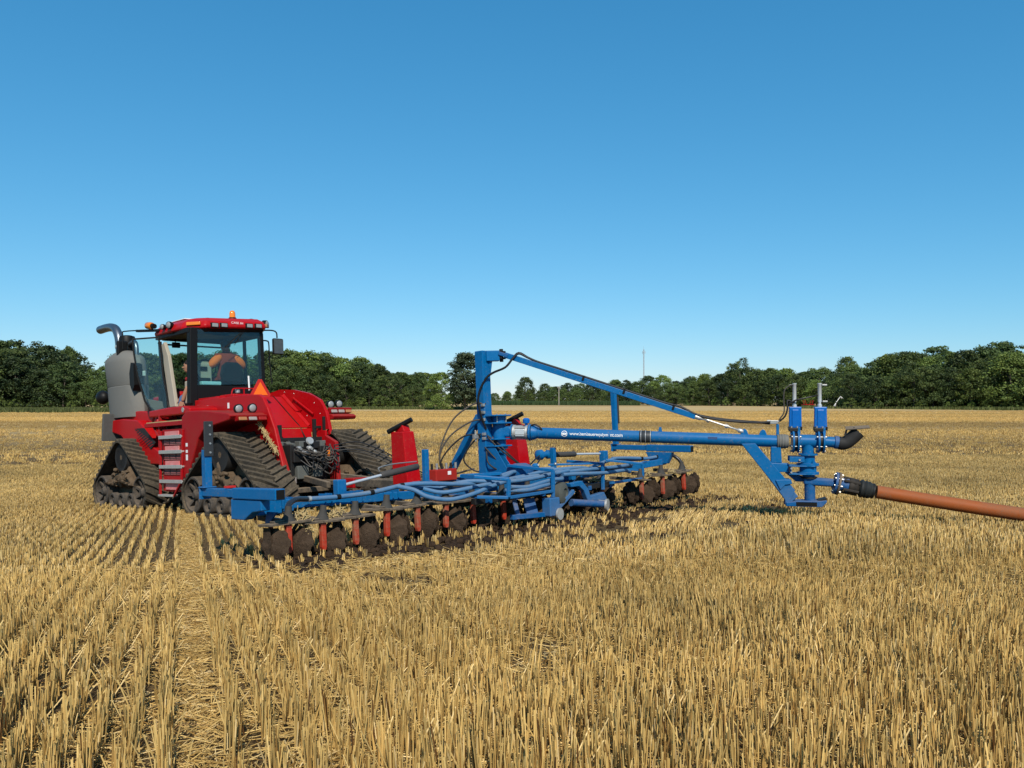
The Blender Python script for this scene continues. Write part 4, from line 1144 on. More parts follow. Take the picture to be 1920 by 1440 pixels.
MB().box((-.5, 2.9, 3.70), (.4, .8, .02)).build('roof_glint', WHITE, RO, None, .008)  # white slab painted in for the bright glint on the roof
# name on the roof's rear edge
def text_obj(name, body, size, mat, parent, M, extrude=.001, font_scale=(1, 1)):
    cu = bpy.data.curves.new(name, 'FONT'); cu.body = body; cu.size = size; cu.extrude = extrude; cu.align_x = 'CENTER'; cu.align_y = 'CENTER'
    tmp = bpy.data.objects.new(name, cu); COL.objects.link(tmp)
    dg = bpy.context.evaluated_depsgraph_get()
    me = bpy.data.meshes.new_from_object(tmp.evaluated_get(dg)); bpy.data.objects.remove(tmp)
    me.materials.clear(); me.materials.append(mat)
    o = bpy.data.objects.new(name, me); link(o, parent); o.matrix_local = M
    return o
text_obj('roof_lettering', 'CASE IH', .06, WHITE, RO, Matrix.Translation((.04, 1.836, 3.585)) @ Matrix.Rotation(R(90), 4, 'X') @ Matrix.Scale(1.2, 4, (1, 0, 0)))
# far mirror and near mirror
mr = MB(); mr.tube([(.70, 2.15, 3.52), (.95, 2.12, 3.54), (1.05, 2.08, 3.50), (1.06, 2.07, 3.38)], .014, 6, 3); mo = mr.build('mirror_arm', BLACK, TR, 60)
MB().box((1.06, 2.05, 3.20), (.25, .07, .34)).build('mirror_housing', BLACK, mo, None, .05, 3)
MB().box((1.06, 2.012, 3.20), (.215, .006, .30)).build('mirror_glass', plain('mirror_glass', (.13, .12, .11), .25, .6, .4, 12), mo, None, .04, 3)
gr2 = MB(); gr2.tube([(.66, 2.02, 3.30), (.80, 2.03, 3.30), (.84, 2.03, 3.24), (.86, 2.05, 2.9), (.90, 2.05, 2.42)], .014, 6, 3); gr2.build('grab_rail', BLACK, TR, 60)
ml = MB(); ml.bar((-.90, 3.15, 3.53), (-.98, 4.0, 3.61), .06, .05); ml.tube([(-.98, 4.0, 3.62), (-1.0, 4.6, 3.67), (-1.0, 4.66, 3.62), (-1.0, 4.66, 3.30)], .014, 6, 2); mo = ml.build('mirror_arm', BLACK, TR, None, .004)
MB().box((-1.0, 4.70, 3.30), (.22, .08, .36)).build('mirror_housing', BLACK, mo, None, .03, 3)
bl = MB(); bl.lathe((-.95, 3.26, 3.62), (-.97, 3.56, 3.67), [(0, .05), (.08, .055), (.09, .04)], 12); o = bl.build('side_beacon', BLACK, TR, 40)
MB().lathe((-.957, 3.34, 3.635), (-.978, 3.58, 3.675), [(0, .062), (.05, .075), (.18, .07), (.23, .03)], 14).build('side_beacon_dome', AMBER, o, 50)
# the open door: hinged at the front post, swung outwards
dh = Vector((-.62, .45, 0)).normalized()
Dm = Matrix(((dh.x, -dh.y, 0, -.88), (dh.y, dh.x, 0, 2.85), (0, 0, 1, 0), (0, 0, 0, 1)))
dr_o = empty('cab_door', Dm, TR)
door = [(.03, 1.95), (.25, 1.88), (.33, 1.92), (.44, 2.12), (.56, 2.62), (.62, 3.05), (.64, 3.33), (.17, 3.36), (.13, 3.1), (.10, 2.6), (.03, 2.2)]
MB().prism([(a, b) for a, b in door], 'y', -.004, .004).build('door_glass', GLASS, dr_o)
df = MB()
for (a, b), (c, d) in zip(door, door[1:] + door[:1]):
    w = .045 if (a > .4 and c > .4) or b < 2.1 else .03
    df.bar((a, 0, b), (c, 0, d), .03, w, (0, 1, 0))
df.build('door_frame', BLACK, dr_o, None, .005)
MB().prism([(.10, 1.97), (.26, 1.92), (.34, 2.0), (.40, 2.16), (.12, 2.10)], 'y', -.02, .0).build('door_lower_panel', INT, dr_o, None, .008)
MB().tube([(.19, -.05, 3.26), (.17, -.06, 3.2), (.16, -.06, 3.02), (.13, -.05, 2.98)], .014, 6, 3).build('door_handle', BLACK, dr_o, 60)
MB().box((.45, -.03, 2.66), (.06, .03, .1)).build('door_latch', ALU, dr_o, None, .008)
MB().tube([(.50, -.05, 2.45), (.42, -.06, 2.2), (.30, -.06, 1.98)], .022, 8, 3).build('door_strut', EXH, dr_o, 60)
# inside the cab
st = MB(); st.box((.02, 2.30, 2.42), (.50, .44, .14)); st.bb(-.13, .17, 2.15, 2.45, 2.02, 2.36); so2 = st.build('operator_seat', BLACK, TR, None, .05, 3)
MB().prism([(-.20, 2.42), (.22, 2.42), (.26, 2.58), (.22, 2.76), (.13, 2.83), (-.11, 2.83), (-.20, 2.76), (-.24, 2.58)], 'y', 2.0, 2.07).build('seat_backrest', BLACK, so2, None, .05, 3)
ct = MB(); ct.prism([(2.20, 2.36), (2.20, 2.80), (2.34, 2.86), (2.62, 2.5), (2.62, 2.36)], 'x', -.64, -.32); ct.build('training_seat_back', TAN, TR, None, .02)
MB().bb(-.56, -.42, 2.18, 2.196, 2.66, 2.74).build('storage_slot', BLACK, TR, None, .004)
MB().bb(-.60, -.36, 2.18, 2.196, 2.42, 2.52).build('storage_slot', BLACK, TR, None, .004)
MB().bb(-.62, -.22, 2.02, 2.20, 2.37, 2.44).build('cooler_lid', plain('pale_cyan_plastic', (.35, .62, .65), .5), TR, None, .015)
MB().bb(-.84, -.70, 2.10, 2.28, 2.02, 2.45).build('side_console', TAN, TR, None, .02)
MB().bb(-.84, -.70, 2.10, 2.28, 2.455, 2.53).build('side_cushion', RED_DUST, TR, None, .03)
sc2 = MB(); sc2.bar((.0, 3.2, 2.1), (-.05, 3.05, 2.72), .12); sc2.build('steering_column', BLACK, TR, None, .02)
sw2 = MB(); tor = [(.0 + .19 * math.cos(a) - .02, 2.98 + .07 * math.sin(a), 2.80 + .17 * math.sin(a)) for a in np.linspace(0, 6.283, 25)]; sw2.tube(tor, .016, 6, 1); sw2.build('steering_wheel', BLACK, TR, 60)
mn = MB(); mn.box((.52, 2.85, 2.75), (.22, .05, .26)); mn.bar((.52, 2.88, 2.3), (.52, 2.88, 2.7), .04); mn.build('monitor', BLACK, TR, None, .01)
MB().bb(.32, .58, 2.2, 2.9, 2.35, 2.48).build('armrest_console', BLACK, TR, None, .03)
rm = MB(); rm.box((-.55, 3.20, 3.26), (.16, .05, .11)); rm.bar((-.55, 3.22, 3.3), (-.55, 3.25, 3.42), .02); rm.build('interior_mirror', BLACK, TR, None, .01)
MB().bb(-.7, .62, 3.30, 3.34, 3.26, 3.29).build('sun_visor_bar', BLACK, TR)

# ------------------------------------------------------------------ people in the cab
def skin_body(name, joints, edges, mat, parent, sub=2):
    me = bpy.data.meshes.new(name); me.from_pydata([j[:3] for j in joints], edges, [])
    o = bpy.data.objects.new(name, me); link(o, parent)
    sk_ = o.modifiers.new('skin', 'SKIN'); sk_.use_smooth_shade = True
    for v_, j in zip(me.skin_vertices[0].data, joints): v_.radius = (j[3], j[4] if len(j) > 4 else j[3])
    me.skin_vertices[0].data[0].use_root = True
    ss = o.modifiers.new('sub', 'SUBSURF'); ss.levels = sub; ss.render_levels = sub
    me.materials.append(mat)
    return o
SKIN = plain('skin', (.30, .15, .09), .55, 0, .1)
SHIRT = plain('maroon_shirt', (.26, .04, .018), .85, 0, .25)
ORANGE = plain('orange_cloth', (.90, .17, .02), .8, 0, .15)
JEANS = plain('blue_jeans', (.06, .10, .20), .85, 0, .3)
TSHIRT = plain('black_shirt', (.012, .012, .014), .85)
HAIR = plain('dark_hair', (.015, .010, .008), .7)
def person(base, label, shirt, patches):
    e = bpy.data.objects.new('person', None); link(e)
    e.matrix_world = MACH @ base
    tag(e, label, 'person')
    return e
def face(e, c, s=1.0):
    """head, facing +y of the person's frame"""
    mb = MB(); c = Vector(c)
    mb.ball(c, .105 * s, 16, 12, (.80, .95, 1.15))
    mb.ball(c + Vector((0, .02, -.06)) * s, .075 * s, 12, 8, (.85, .95, .9))
    mb.prism([(c.y + .09 * s, c.z + .02 * s), (c.y + .128 * s, c.z - .025 * s), (c.y + .09 * s, c.z - .032 * s)], 'x', c.x - .013 * s, c.x + .013 * s)
    for sx in (-1, 1): mb.ball(c + Vector((sx * .087, -.005, -.005)) * s, .026 * s, 8, 6, (.4, .7, 1.2))
    h = mb.build('head', SKIN, e, 70)
    ey = MB()
    for sx in (-1, 1): ey.ball(c + Vector((sx * .033, .088, .012)) * s, .012 * s, 8, 6)
    ey.build('eyes', HAIR, h, 60)
    MB().box(c + Vector((0, .098, -.058)) * s, (.045 * s, .012, .008)).build('mouth', plain('lips', (.22, .08, .06), .5), h)
    return h
def hand(e, wrist, d, palm_n, s=1.0):
    """palm and five bent fingers; d = direction of the fingers, palm_n = palm normal"""
    d = Vector(d).normalized(); nrm = Vector(palm_n); nrm = (nrm - d * nrm.dot(d)).normalized(); sd_ = d.cross(nrm); w = Vector(wrist)
    mb = MB()
    M = Matrix((sd_, d, nrm)).transposed()
    mb.box(w + d * .05, (.078 * s, .095 * s, .026 * s), M)
    for k, (x, l) in enumerate(((-.030, .062), (-.010, .074), (.010, .078), (.030, .068))):
        a = w + d * .095 + sd_ * x
        mb.tube([a - d * .02, a + d * l * .45 - nrm * .0, a + d * l * .8 + nrm * .018, a + d * l * .9 + nrm * .04], (.0095, .0065), 7, 3)
    a = w + d * .03 + sd_ * .036
    mb.tube([a, a + sd_ * .03 + d * .03, a + sd_ * .038 + d * .065 + nrm * .012], (.012, .008), 7, 3)
    return mb.build('hand', SKIN, e, 60, .004)
# driver: seen from behind, seated, arms towards the wheel
dv = person(Matrix.Translation((.02, 2.22, 2.50)), 'driver seen from behind through the rear window, dark maroon shirt with orange shoulders', SHIRT, 1)
J = [(0, 0, .02, .16, .12), (0, .02, .22, .16, .11), (0, .03, .40, .185, .11), (0, .04, .50, .10, .08), (0, .05, .57, .055),
     (-.20, .03, .46, .075), (-.30, .12, .24, .055), (-.22, .36, .22, .042), (.20, .03, .46, .075), (.31, .10, .24, .055), (.26, .34, .20, .042),
     (-.10, .12, -.01, .095), (-.13, .48, .02, .075), (-.13, .56, -.36, .055), (.10, .12, -.01, .095), (.13, .48, .02, .075), (.13, .56, -.36, .055)]
Ed = [(0, 1), (1, 2), (2, 3), (3, 4), (2, 5), (5, 6), (6, 7), (2, 8), (8, 9), (9, 10), (0, 11), (11, 12), (12, 13), (0, 14), (14, 15), (15, 16)]
body = skin_body('body', J, Ed, SHIRT, dv)
pt = MB()
for sx in (-1, 1): pt.ball((sx * .255, .0, .36), .14, 14, 9, (1.25, .62, .62), .04, Matrix.Rotation(sx * .75, 3, 'Y'))
pt.build('orange_sleeve', ORANGE, dv, 60)
hd_ = face(dv, (0, .07, .68))
cp = MB(); cp.ball((0, .055, .715), .112, 14, 8, (.88, 1.0, .95)); cp.box((0, .18, .735), (.15, .12, .012)); cp.build('cap', HAIR, dv, 60)
hand(dv, (-.21, .37, .22), (.1, 1, .1), (0, .2, -1)); hand(dv, (.25, .35, .2), (-.1, 1, .0), (0, .2, -1))
# passenger in the doorway: leans on his knee, black shirt, jeans
pv = person(Matrix.Translation((-.50, 2.30, 2.16)) @ Matrix.Rotation(R(62), 4, 'Z'), 'passenger in black shirt and jeans leaning in the open cab doorway', TSHIRT, 0)
J = [(0, 0, .0, .14, .11), (0, .04, .18, .14, .10), (0, .09, .33, .16, .10), (0, .13, .43, .08, .07), (0, .16, .49, .05),
     (-.19, .09, .38, .07), (-.24, .22, .20, .05), (.19, .09, .38, .07), (.25, .20, .20, .05)]
Ed = [(0, 1), (1, 2), (2, 3), (3, 4), (2, 5), (5, 6), (2, 7), (7, 8)]
skin_body('body', J, Ed, TSHIRT, pv)
skin_body('forearm', [(-.24, .22, .20, .046), (-.235, .28, .06, .042), (-.22, .33, -.10, .032)], [(0, 1), (1, 2)], SKIN, pv)
skin_body('forearm', [(.25, .20, .20, .046), (.22, .30, .08, .042), (.16, .36, -.02, .032)], [(0, 1), (1, 2)], SKIN, pv)
skin_body('jeans', [(0, 0, -.02, .13, .11), (-.10, .08, -.04, .09), (-.15, .34, .0, .075), (-.15, .36, -.40, .055), (.10, .08, -.04, .09), (.14, .34, .0, .075), (.14, .36, -.40, .055)], [(0, 1), (1, 2), (2, 3), (0, 4), (4, 5), (5, 6)], JEANS, pv)
hand(pv, (-.22, .335, -.10), (.05, .35, -1), (1, 0, 0)); hand(pv, (.16, .37, -.02), (-.5, .6, -.5), (0, .2, -1))
face(pv, (0, .21, .59))
MB().ball((0, .19, .635), .108, 14, 8, (.86, 1.0, .9)).build('hair', HAIR, pv, 60)
# ------------------------------------------------------------------ the blue drag-hose injector toolbar (coordinates in the machine's frame)
IO = Vector((0, -5.2, 0))
IM = empty('drag_hose_injector', MACH @ Matrix.Translation(IO))
tag(IM, 'wide blue slurry injector toolbar with tall mast, swinging pipe boom and rows of muddy discs', 'injector toolbar')
class IB(MB):
    def build(s, name, mat, parent=IM, smooth=None, bev=0, seg=2, weld=False):
        s.v = [(x - IO.x, y - IO.y, z - IO.z) for x, y, z in s.v]
        return MB.build(s, name, mat, parent, smooth, bev, seg, weld)
# toolbar beams
for a, b in (((-3.50, -5.15, .55), (-1.32, -5.15, .49)), ((-1.30, -5.18, .48), (1.30, -5.22, .50)), ((1.32, -5.26, .52), (3.62, -5.48, .63))):
    IB().bar(a, b, .10).build('toolbar_beam', BLUE, IM, None, .01)
pb = IB()
for k, x in enumerate((-3.42, -3.33, -2.92, -2.84, -2.58, -2.50, -2.42, -2.12, -1.98, -1.9, -1.6, -1.5)):
    pb.bb(x - .006, x + .006, -5.215, -5.09, .475, .615)
tag(pb.build('beam_stiffener', BLUE), kind='stuff')
for sx, y0, y1, z in ((-1, -5.25, -4.4, .50), (1, -5.3, -4.4, .52)):
    IB().bar((sx * 1.25, y0, z), (sx * .5, y1 + .1, z + .05), .09).build('frame_diagonal', BLUE_D, IM, None, .008)
IB().bar((-.9, -4.35, .55), (1.0, -4.35, .56), .10).build('front_crossbeam', BLUE_D, IM, None, .008)
for sx in (-1, 1):
    IB().bar((sx * .28, -5.1, .50), (sx * .06, -1.85, .50), .09, .12).build('tongue_beam', DUSTPLATE, IM, None, .008)
IB().bb(-.15, .15, -2.0, -1.75, .42, .58).build('tongue_hitch', RED_DUST, IM, None, .015)
IB().bar((-2.2, -4.6, .50), (-.5, -3.6, .50), .06).build('fold_brace', DUSTPLATE, IM, None, .006)
IB().bar((2.2, -4.7, .52), (.5, -3.6, .50), .06).build('fold_brace', DUSTPLATE, IM, None, .006)
# wing arms with upright posts
def wing_arm(x, y0, y1, z0, z1, ztop, left):
    L = lambda f: (x, y0 + (y1 - y0) * f, z0 + (z1 - z0) * f)
    IB().bar(L(.42), L(1), .085).build('wing_arm', BLUE, IM, None, .008)
    sl = IB().bar(L(0), L(.55), .108).build('arm_sleeve', BLUE, IM, None, .01)
    p = Vector(L(0)); IB().bb(x - .045, x + .045, p.y - .056 + (.0), p.y - .0545 + .0, p.z - .045, p.z + .045)
    IB().box((x, y0 - .001, p.z), (.088, .004, .088)).build('sleeve_end_shade', BLACK, sl)  # black sheet on the solid end, painted as the shade inside the sleeve
    e = Vector(L(1))
    IB().bb(x - .065, x + .065, e.y - .01, e.y + .012, e.z - .075, e.z + .06).build('arm_end_plate', BLUE, IM, None, .005)
    po_ = IB(); po_.bar((x, e.y - .05, e.z + .05), (x, e.y - .05, ztop - (.30 if left else 0)), .085, .075, (1, 0, 0)); po_.bb(x - .07, x + .07, e.y - .12, e.y + .02, e.z + .045, e.z + .057)
    up = po_.build('wing_post', BLUE, IM, None, .008)
    if left:
        bp = IB().bb(x - .050, x + .050, e.y - .108, e.y - .088, ztop - .37, ztop).build('rubber_pad', plain('pad_rubber', (.03, .032, .034), .6), up, None, .006)
        for k in range(4):
            zz = ztop - .33 + k * .095
            IB().lathe((x + .012, e.y - .108, zz), (x + .012, e.y - .118, zz), [(0, .012), (.008, .011)], 8).build('bolt', ZINC, up)
    else:
        bp = IB().bb(x + .046, x + .068, e.y - .11, e.y + .0, ztop - .56, ztop - .10).build('rubber_pad', plain('brown_rubber_pad', (.05, .04, .03), .7), up, None, .006)
wing_arm(-3.90, -5.90, -4.45, .70, .70, 1.445, True)
wing_arm(3.55, -6.05, -4.52, .832, .893, 1.86, False)
sb = IB(); sb.prism([(-5.62, .64), (-5.05, .64), (-5.05, .44), (-5.30, .44), (-5.45, .52), (-5.62, .54)], 'x', -3.94, -3.84); sb.bb(-3.84, -3.46, -5.22, -5.10, .46, .62)
sb.build('wing_bracket', BLUE, IM, None, .01)
IB().prism([(-5.5, .50), (-5.32, .50), (-5.28, .38), (-5.34, .38)], 'x', -3.7, -3.68).build('bracket_gusset', BLUE)
sb = IB(); sb.prism([(-5.7, .78), (-5.2, .80), (-5.3, .58), (-5.6, .60)], 'x', 3.50, 3.60); sb.build('wing_bracket', BLUE, IM, None, .01)
IB().bb(-3.95, -3.85, -5.0, -4.94, .752, .772).build('reflector', SMV_R)
# mast, its arm and brace
MX, MY = 0.0, -4.84
m_ = IB(); m_.bb(MX - .076, MX + .076, MY - .076, MY + .076, .66, 2.36); m_.build('mast', BLUE, IM, None, .010)
m_ = IB(); m_.bar((MX + .02, MY - .05, 2.285), (MX + .17, MY - .165, 2.285), .12, .145); m_.build('mast_arm', BLUE, IM, None, .008)
IB().plate([(MX + .04, MY - .077, 2.21), (MX + .074, MY - .12, 2.21), (MX + .076, MY - .078, 2.02)], .01).build('arm_gusset', BLUE)
m_ = IB(); m_.bar((MX - .02, -4.77, 1.46), (MX - .02, -4.12, .64), .085, .10, (1, 0, 0)); m_.build('mast_brace', BLUE, IM, None, .008)
IB().plate([(MX - .05, -4.9, .66), (MX - .05, -4.9, 1.30), (MX - .05, -5.0, 1.1), (MX - .05, -5.32, .66)], .012).build('mast_web', BLUE)
IB().plate([(MX + .05, -4.92, .64), (MX + .05, -4.95, 1.10), (MX + .05, -5.36, .64)], .012).build('mast_web', BLUE)
pv_ = IB(); pv_.box((MX + .18, MY - .18, 2.33), (.10, .12, .04)); pv_.box((MX + .18, MY - .18, 2.25), (.10, .12, .03)); pv_.cyl((MX + .19, MY - .19, 2.20), (MX + .19, MY - .19, 2.38), .028, n=10)
pv_.build('strut_pivot', DARKM, IM, None, .004)
# feed riser and swivel plates at the foot of the boom
HX, HY = .13, -4.99
rs = IB(); rs.lathe((HX, HY, .62), (HX, HY, 1.44), [(0, .085), (.08, .085), (.09, .10), (.12, .10), (.13, .085), (.36, .085), (.37, .115), (.40, .115), (.41, .09), (.82, .09)], 20)
rs.build('feed_riser', BLUE, IM, 40)
for z, r in ((1.45, .15), (1.345, .15), (1.125, .15), (1.03, .14)):
    pl_ = IB(); pl_.prism([(HX - .20, HY + .14), (HX - .20, HY - .10), (HX - .05, HY - r), (HX + .10, HY - r), (HX + .16, HY - .06), (HX + .16, HY + .10)], 'z', z - .010, z + .010)
    pl_.build('swivel_plate', BLUE, IM, None, .004)
for q in range(4):
    a = q * 1.57 + .5
    IB().cyl((HX + .10 * math.cos(a), HY + .10 * math.sin(a), 1.33), (HX + .10 * math.cos(a), HY + .10 * math.sin(a), 1.475), .010, n=8).build('bolt', ZINC, IM)
# distribution boxes with valve rods (red towers beyond the frame)
def red_tower(x, y, zt, zb, lean):
    mb = IB(); vs = []
    for z, w, d, dx in ((zb, .125, .16, lean), (zt, .10, .13, 0)):
        vs += [(x - w + dx, y - d, z), (x + w + dx, y - d, z), (x + w + dx, y + d, z), (x - w + dx, y + d, z)]
    mb.add(vs, [(0, 1, 2, 3), (4, 5, 6, 7), (0, 1, 5, 4), (1, 2, 6, 5), (2, 3, 7, 6), (3, 0, 4, 7)])
    t = mb.build('seed_tower', ROOF_RED, IM, None, .015)
    t.name = 'red_tower'
    cp_ = IB(); cp_.prism([(y - .10, zt), (y + .10, zt), (y + .03, zt + .09), (y - .06, zt + .09)], 'x', x - .05, x + .07); cp_.build('tower_cap', RED, t, None, .01)
    IB().cyl((x - .12, y + .16, zt + .0), (x + .04, y - .16, zt + .16), .034, n=12).build('black_roller', BLACK, t, 40)
red_tower(-.87, -4.10, 1.28, .55, .06)
red_tower(.98, -4.50, 1.33, .62, .06)
rb = IB(); rb.bb(-.62, -.22, -4.48, -4.28, .58, .74); rb.build('red_valve_box', RED, IM, None, .012)
IB().bb(-.40, -.34, -4.485, -4.48, .66, .71).build('warning_sticker', WHITE)
for k in range(6):
    IB().cyl((-.60 + k * .09, -4.38, .74), (-.60 + k * .09, -4.38, .82), .018, n=8).build('hose_coupler', ZINC if k % 2 else DARKM, IM, 40)
# wing cylinders
def wing_cyl(a, b, c, br, post):
    IB().cyl(a, b, .018, n=10).build('cylinder_rod', STEEL, IM, 40)
    IB().lathe(b, c, [(0, .030), (.02, .042), ((Vector(c) - Vector(b)).length - .02, .042), ((Vector(c) - Vector(b)).length, .03)], 14).build('cylinder_barrel', plain('dusty_black_barrel', (.055, .05, .045), .6), IM, 40)
    IB().box(br, (.12, .10, .20)).build('cylinder_bracket', BLUE, IM, None, .012)
    IB().bar((post[0], post[1], .50), post, .07).build('cylinder_post', BLUE, IM, None, .008)
wing_cyl((-2.46, -4.9, .67), (-1.84, -4.82, .745), (-1.15, -4.72, .815), (-2.52, -4.92, .64), (-1.0, -4.70, 1.03))
wing_cyl((2.55, -4.95, .815), (1.93, -4.92, .835), (1.42, -4.9, .85), (2.60, -4.98, .76), (1.28, -5.0, .96))
IB().lathe((1.05, -4.86, .86), (1.38, -4.92, .86), [(0, .03), (.03, .075), (.10, .08), (.12, .05), (.2, .045), (.22, .07), (.3, .06)], 14).build('fold_hub', BLUE, IM, 40)
IB().tube([(-1.86, -4.82, .80), (-1.86, -4.82, .84), (-1.6, -4.78, .87), (-1.2, -4.75, .88)], .008, 6).build('cylinder_pipe', ZINC, IM, 60)
# top plates and the hose guards
fp = IB(); fp.prism([(-.95, -5.28), (-.86, -5.34), (-.40, -5.50), (-.36, -5.42), (-.85, -5.2)], 'z', .66, .70)
fp.bar((-.93, -5.3, .68), (-1.0, -6.16, .65), .035, .05); fp.build('top_plate', BLUE, IM, None, .005)
def rail(pts, w=.045, name='hose_guard'):
    g = IB()
    for a, b in zip(pts, pts[1:]): g.bar(a, b, w, w * .8)
    return g.build(name, BLUE, IM, None, .005)
rail([(-1.32, -5.90, .70), (-1.02, -6.18, .65), (-1.05, -6.19, .44), (-1.30, -5.92, .46)])
rail([(-.17, -5.40, .77), (-.09, -6.1, .70), (-.11, -6.1, .36)]); rail([(-1.03, -6.2, .44), (-.12, -6.1, .44)])
rail([(1.08, -5.42, .765), (1.14, -6.0, .72), (1.12, -6.0, .36)]); rail([(.55, -5.5, .74), (1.10, -5.95, .73)], .035)
rail([(1.97, -5.46, .735), (2.31, -5.9, .66), (2.29, -5.9, .44), (1.31, -6.0, .44)]); rail([(2.31, -5.86, .665), (2.95, -5.55, .66)], .04)
rail([(1.9, -5.75, .60), (2.3, -5.85, .56)], .035)
fl_ = IB(); fl_.prism([(.12, .50), (.18, .66), (.28, .70), (.36, .62), (.36, .5)], 'y', -5.62, -5.56); fl_.lathe((.18, -5.58, .70), (.18, -5.58, .78), [(0, .05), (.05, .055), (.08, .03)], 12); fl_.build('flow_divider', BLUE, IM, 40)
IB().lathe((.02, -5.45, .62), (.02, -5.45, .79), [(0, .16), (.06, .18), (.12, .18), (.17, .08)], 20).build('distributor_head', BLUE_D, IM, 40)
for x in (.19, .56): IB().ball((x, -5.62, .75), .022, 8, 6).build('bolt', ZINC, IM, 60)
# sloped blue scraper plates, box foot, tubes with round end caps, rubber hub
for x, w in ((-.62, .07), (-.42, .16), (-.26, .05)):
    IB().plate([(x, -5.86, .36), (x + w, -5.86, .36), (x + w - .10, -6.02, .14), (x - .10, -6.02, .14)], .02).build('scraper_plate', BLUE_D, IM, None, .004)
IB().bar((-.78, -5.98, .17), (-.05, -6.06, .15), .06).build('lower_rail', BLUE_D, IM, None, .006)
bx = IB(); bx.bb(-.245, -.045, -6.16, -6.02, .13, .36); bx.build('box_foot', BLUE, IM, None, .014)
IB().lathe((-.10, -6.0, .15), (-.08, -6.19, .15), [(0, .055), (.16, .055), (.165, .075), (.19, .075)], 18).build('roller_end_cap', ALU, IM, 40)
IB().cyl((.36, -6.02, .25), (1.02, -6.08, .17), .048, n=16).build('roller_tube', BLUE_D, IM, 40)
IB().lathe((1.0, -6.0, .17), (1.05, -6.14, .16), [(0, .06), (.10, .06), (.105, .082), (.135, .082)], 18).build('roller_end_cap', ALU, IM, 40)
ar = IB(); ar.prism([(.36, .50), (.62, .52), (.76, .40), (.80, .30), (1.12, .33), (1.18, .24), (1.12, .16), (1.06, .22), (.74, .24), (.66, .38), (.56, .45), (.38, .45)], 'y', -6.02, -5.94); ar.build('roller_arm', BLUE, IM, None, .01)
IB().bar((.05, -6.0, .17), (.42, -6.02, .40), .045, .05).build('link_bar', BLUE, IM, None, .006)
IB().lathe((.20, -5.9, .38), (.24, -6.06, .38), [(0, .12), (.02, .15), (.11, .15), (.13, .12), (.14, .07), (.12, .06)], 20).build('rubber_bush', plain('grey_rubber', (.07, .075, .065), .75), IM, 40)
# dark drive shaft, cross members below the hoses
for y, z in ((-5.55, .36), (-5.85, .40)):
    IB().bar((-1.3, y, z), (1.5, y - .05, z + .02), .07).build('under_beam', DARKM, IM, None, .006)
for x in (-1.1, -.6, -.1, .4, .9, 1.4):
    IB().bar((x, -5.2, .44), (x, -5.95, .40), .06).build('under_beam', BLUE_D, IM, None, .006)

# ---- injector units: one row of identical units hanging under the bar
random.seed(21)
def notched_disc(r, th=.012, dish=.05, n=40):
    mb = MB(); vs = [(0, 0, 0), (-th, 0, 0)]; fs = []
    for i in range(n):
        a = 2 * math.pi * i / n; rr = r * (1 - .10 * (1 if (i % 5) in (0, 1) else 0))
        for t in (.5, 1): vs.append((dish * (t * t), rr * t * math.cos(a), rr * t * math.sin(a)))
        for t in (.5, 1): vs.append((dish * (t * t) - th, rr * t * math.cos(a), rr * t * math.sin(a)))
    for i in range(n):
        j = (i + 1) % n; a = 2 + i * 4; b = 2 + j * 4
        fs += [(0, a, b), (a, a + 1, b + 1, b), (1, b + 2, a + 2), (a + 2, b + 2, b + 3, a + 3), (a + 1, a + 3, b + 3, b + 1)]
    return mb.add(vs, fs)
UNIT = {}
mb = MB(); mb.prism([(-.029, 0), (.029, 0), (.029, -.25), (.018, -.285), (-.018, -.285), (-.029, -.25)], 'y', -.028, .022); mb.bb(-.033, .033, -.032, .026, -.035, -.012)
UNIT['post'] = (mb.build('post', POST, None, None, .006), (0, 0, 0))
mb = MB(); mb.prism([(-.017, 0), (.017, 0), (.010, -.26), (-.010, -.28)], 'y', -.02, .02)
UNIT['rear_strap'] = (mb.build('rear_strap', POST_M, None, None, .004), (-.115, .13, -.01))
UNIT['disc'] = (notched_disc(.175).build('disc', DISC_M, None, 40), (.10, .02, -.21))
mb = MB(); mb.lathe((.045, 0, 0), (.11, 0, 0), [(0, .075), (.02, .07), (.03, .045), (.055, .04), (.065, .02)], 14)
for k in range(5): mb.lathe((.05, .058 * math.cos(k * 1.257), .058 * math.sin(k * 1.257)), (.08, .058 * math.cos(k * 1.257), .058 * math.sin(k * 1.257)), [(0, .011), (.03, .010)], 6)
UNIT['disc_hub'] = (mb.build('disc_hub', DUSTPLATE, None, 40), (.10, .02, -.21))
mb = MB(); mb.prism([(-.02, .0), (.10, .0), (.12, -.16), (.06, -.30), (.0, -.30), (-.03, -.15)], 'x', -.006, .006)
UNIT['coulter_blade'] = (mb.build('coulter_blade', DISC_M, None, None, .003), (-.19, .03, -.02))
mb = MB(); mb.lathe((0, 0, .02), (.02, 0, .21), [(0, .075), (.02, .068), (.05, .050), (.09, .036), (.15, .033)], 12)
UNIT['boot'] = (mb.build('boot', plain('dusty_rubber_boot', (.045, .042, .037), .8, 0, .35), None, 40), (.02, .03, 0))
mb = MB(); mb.prism([(-.23, -.06), (.24, -.05), (.26, .10), (.05, .17), (-.24, .15)], 'z', -.012, .014); mb.box((-.1, .02, .02), (.12, .08, .03))
UNIT['shelf_plate'] = (mb.build('shelf_plate', DUSTPLATE, None, None, .004), (0, 0, .008))
mb = MB(); mb.bar((0, .10, .02), (.0, .55, .04), .06, .05); mb.bar((.14, .06, -.02), (.10, .22, -.2), .03)
UNIT['trailing_arm'] = (mb.build('trailing_arm', DUSTPLATE, None, None, .006), (0, 0, 0))
mb = MB()
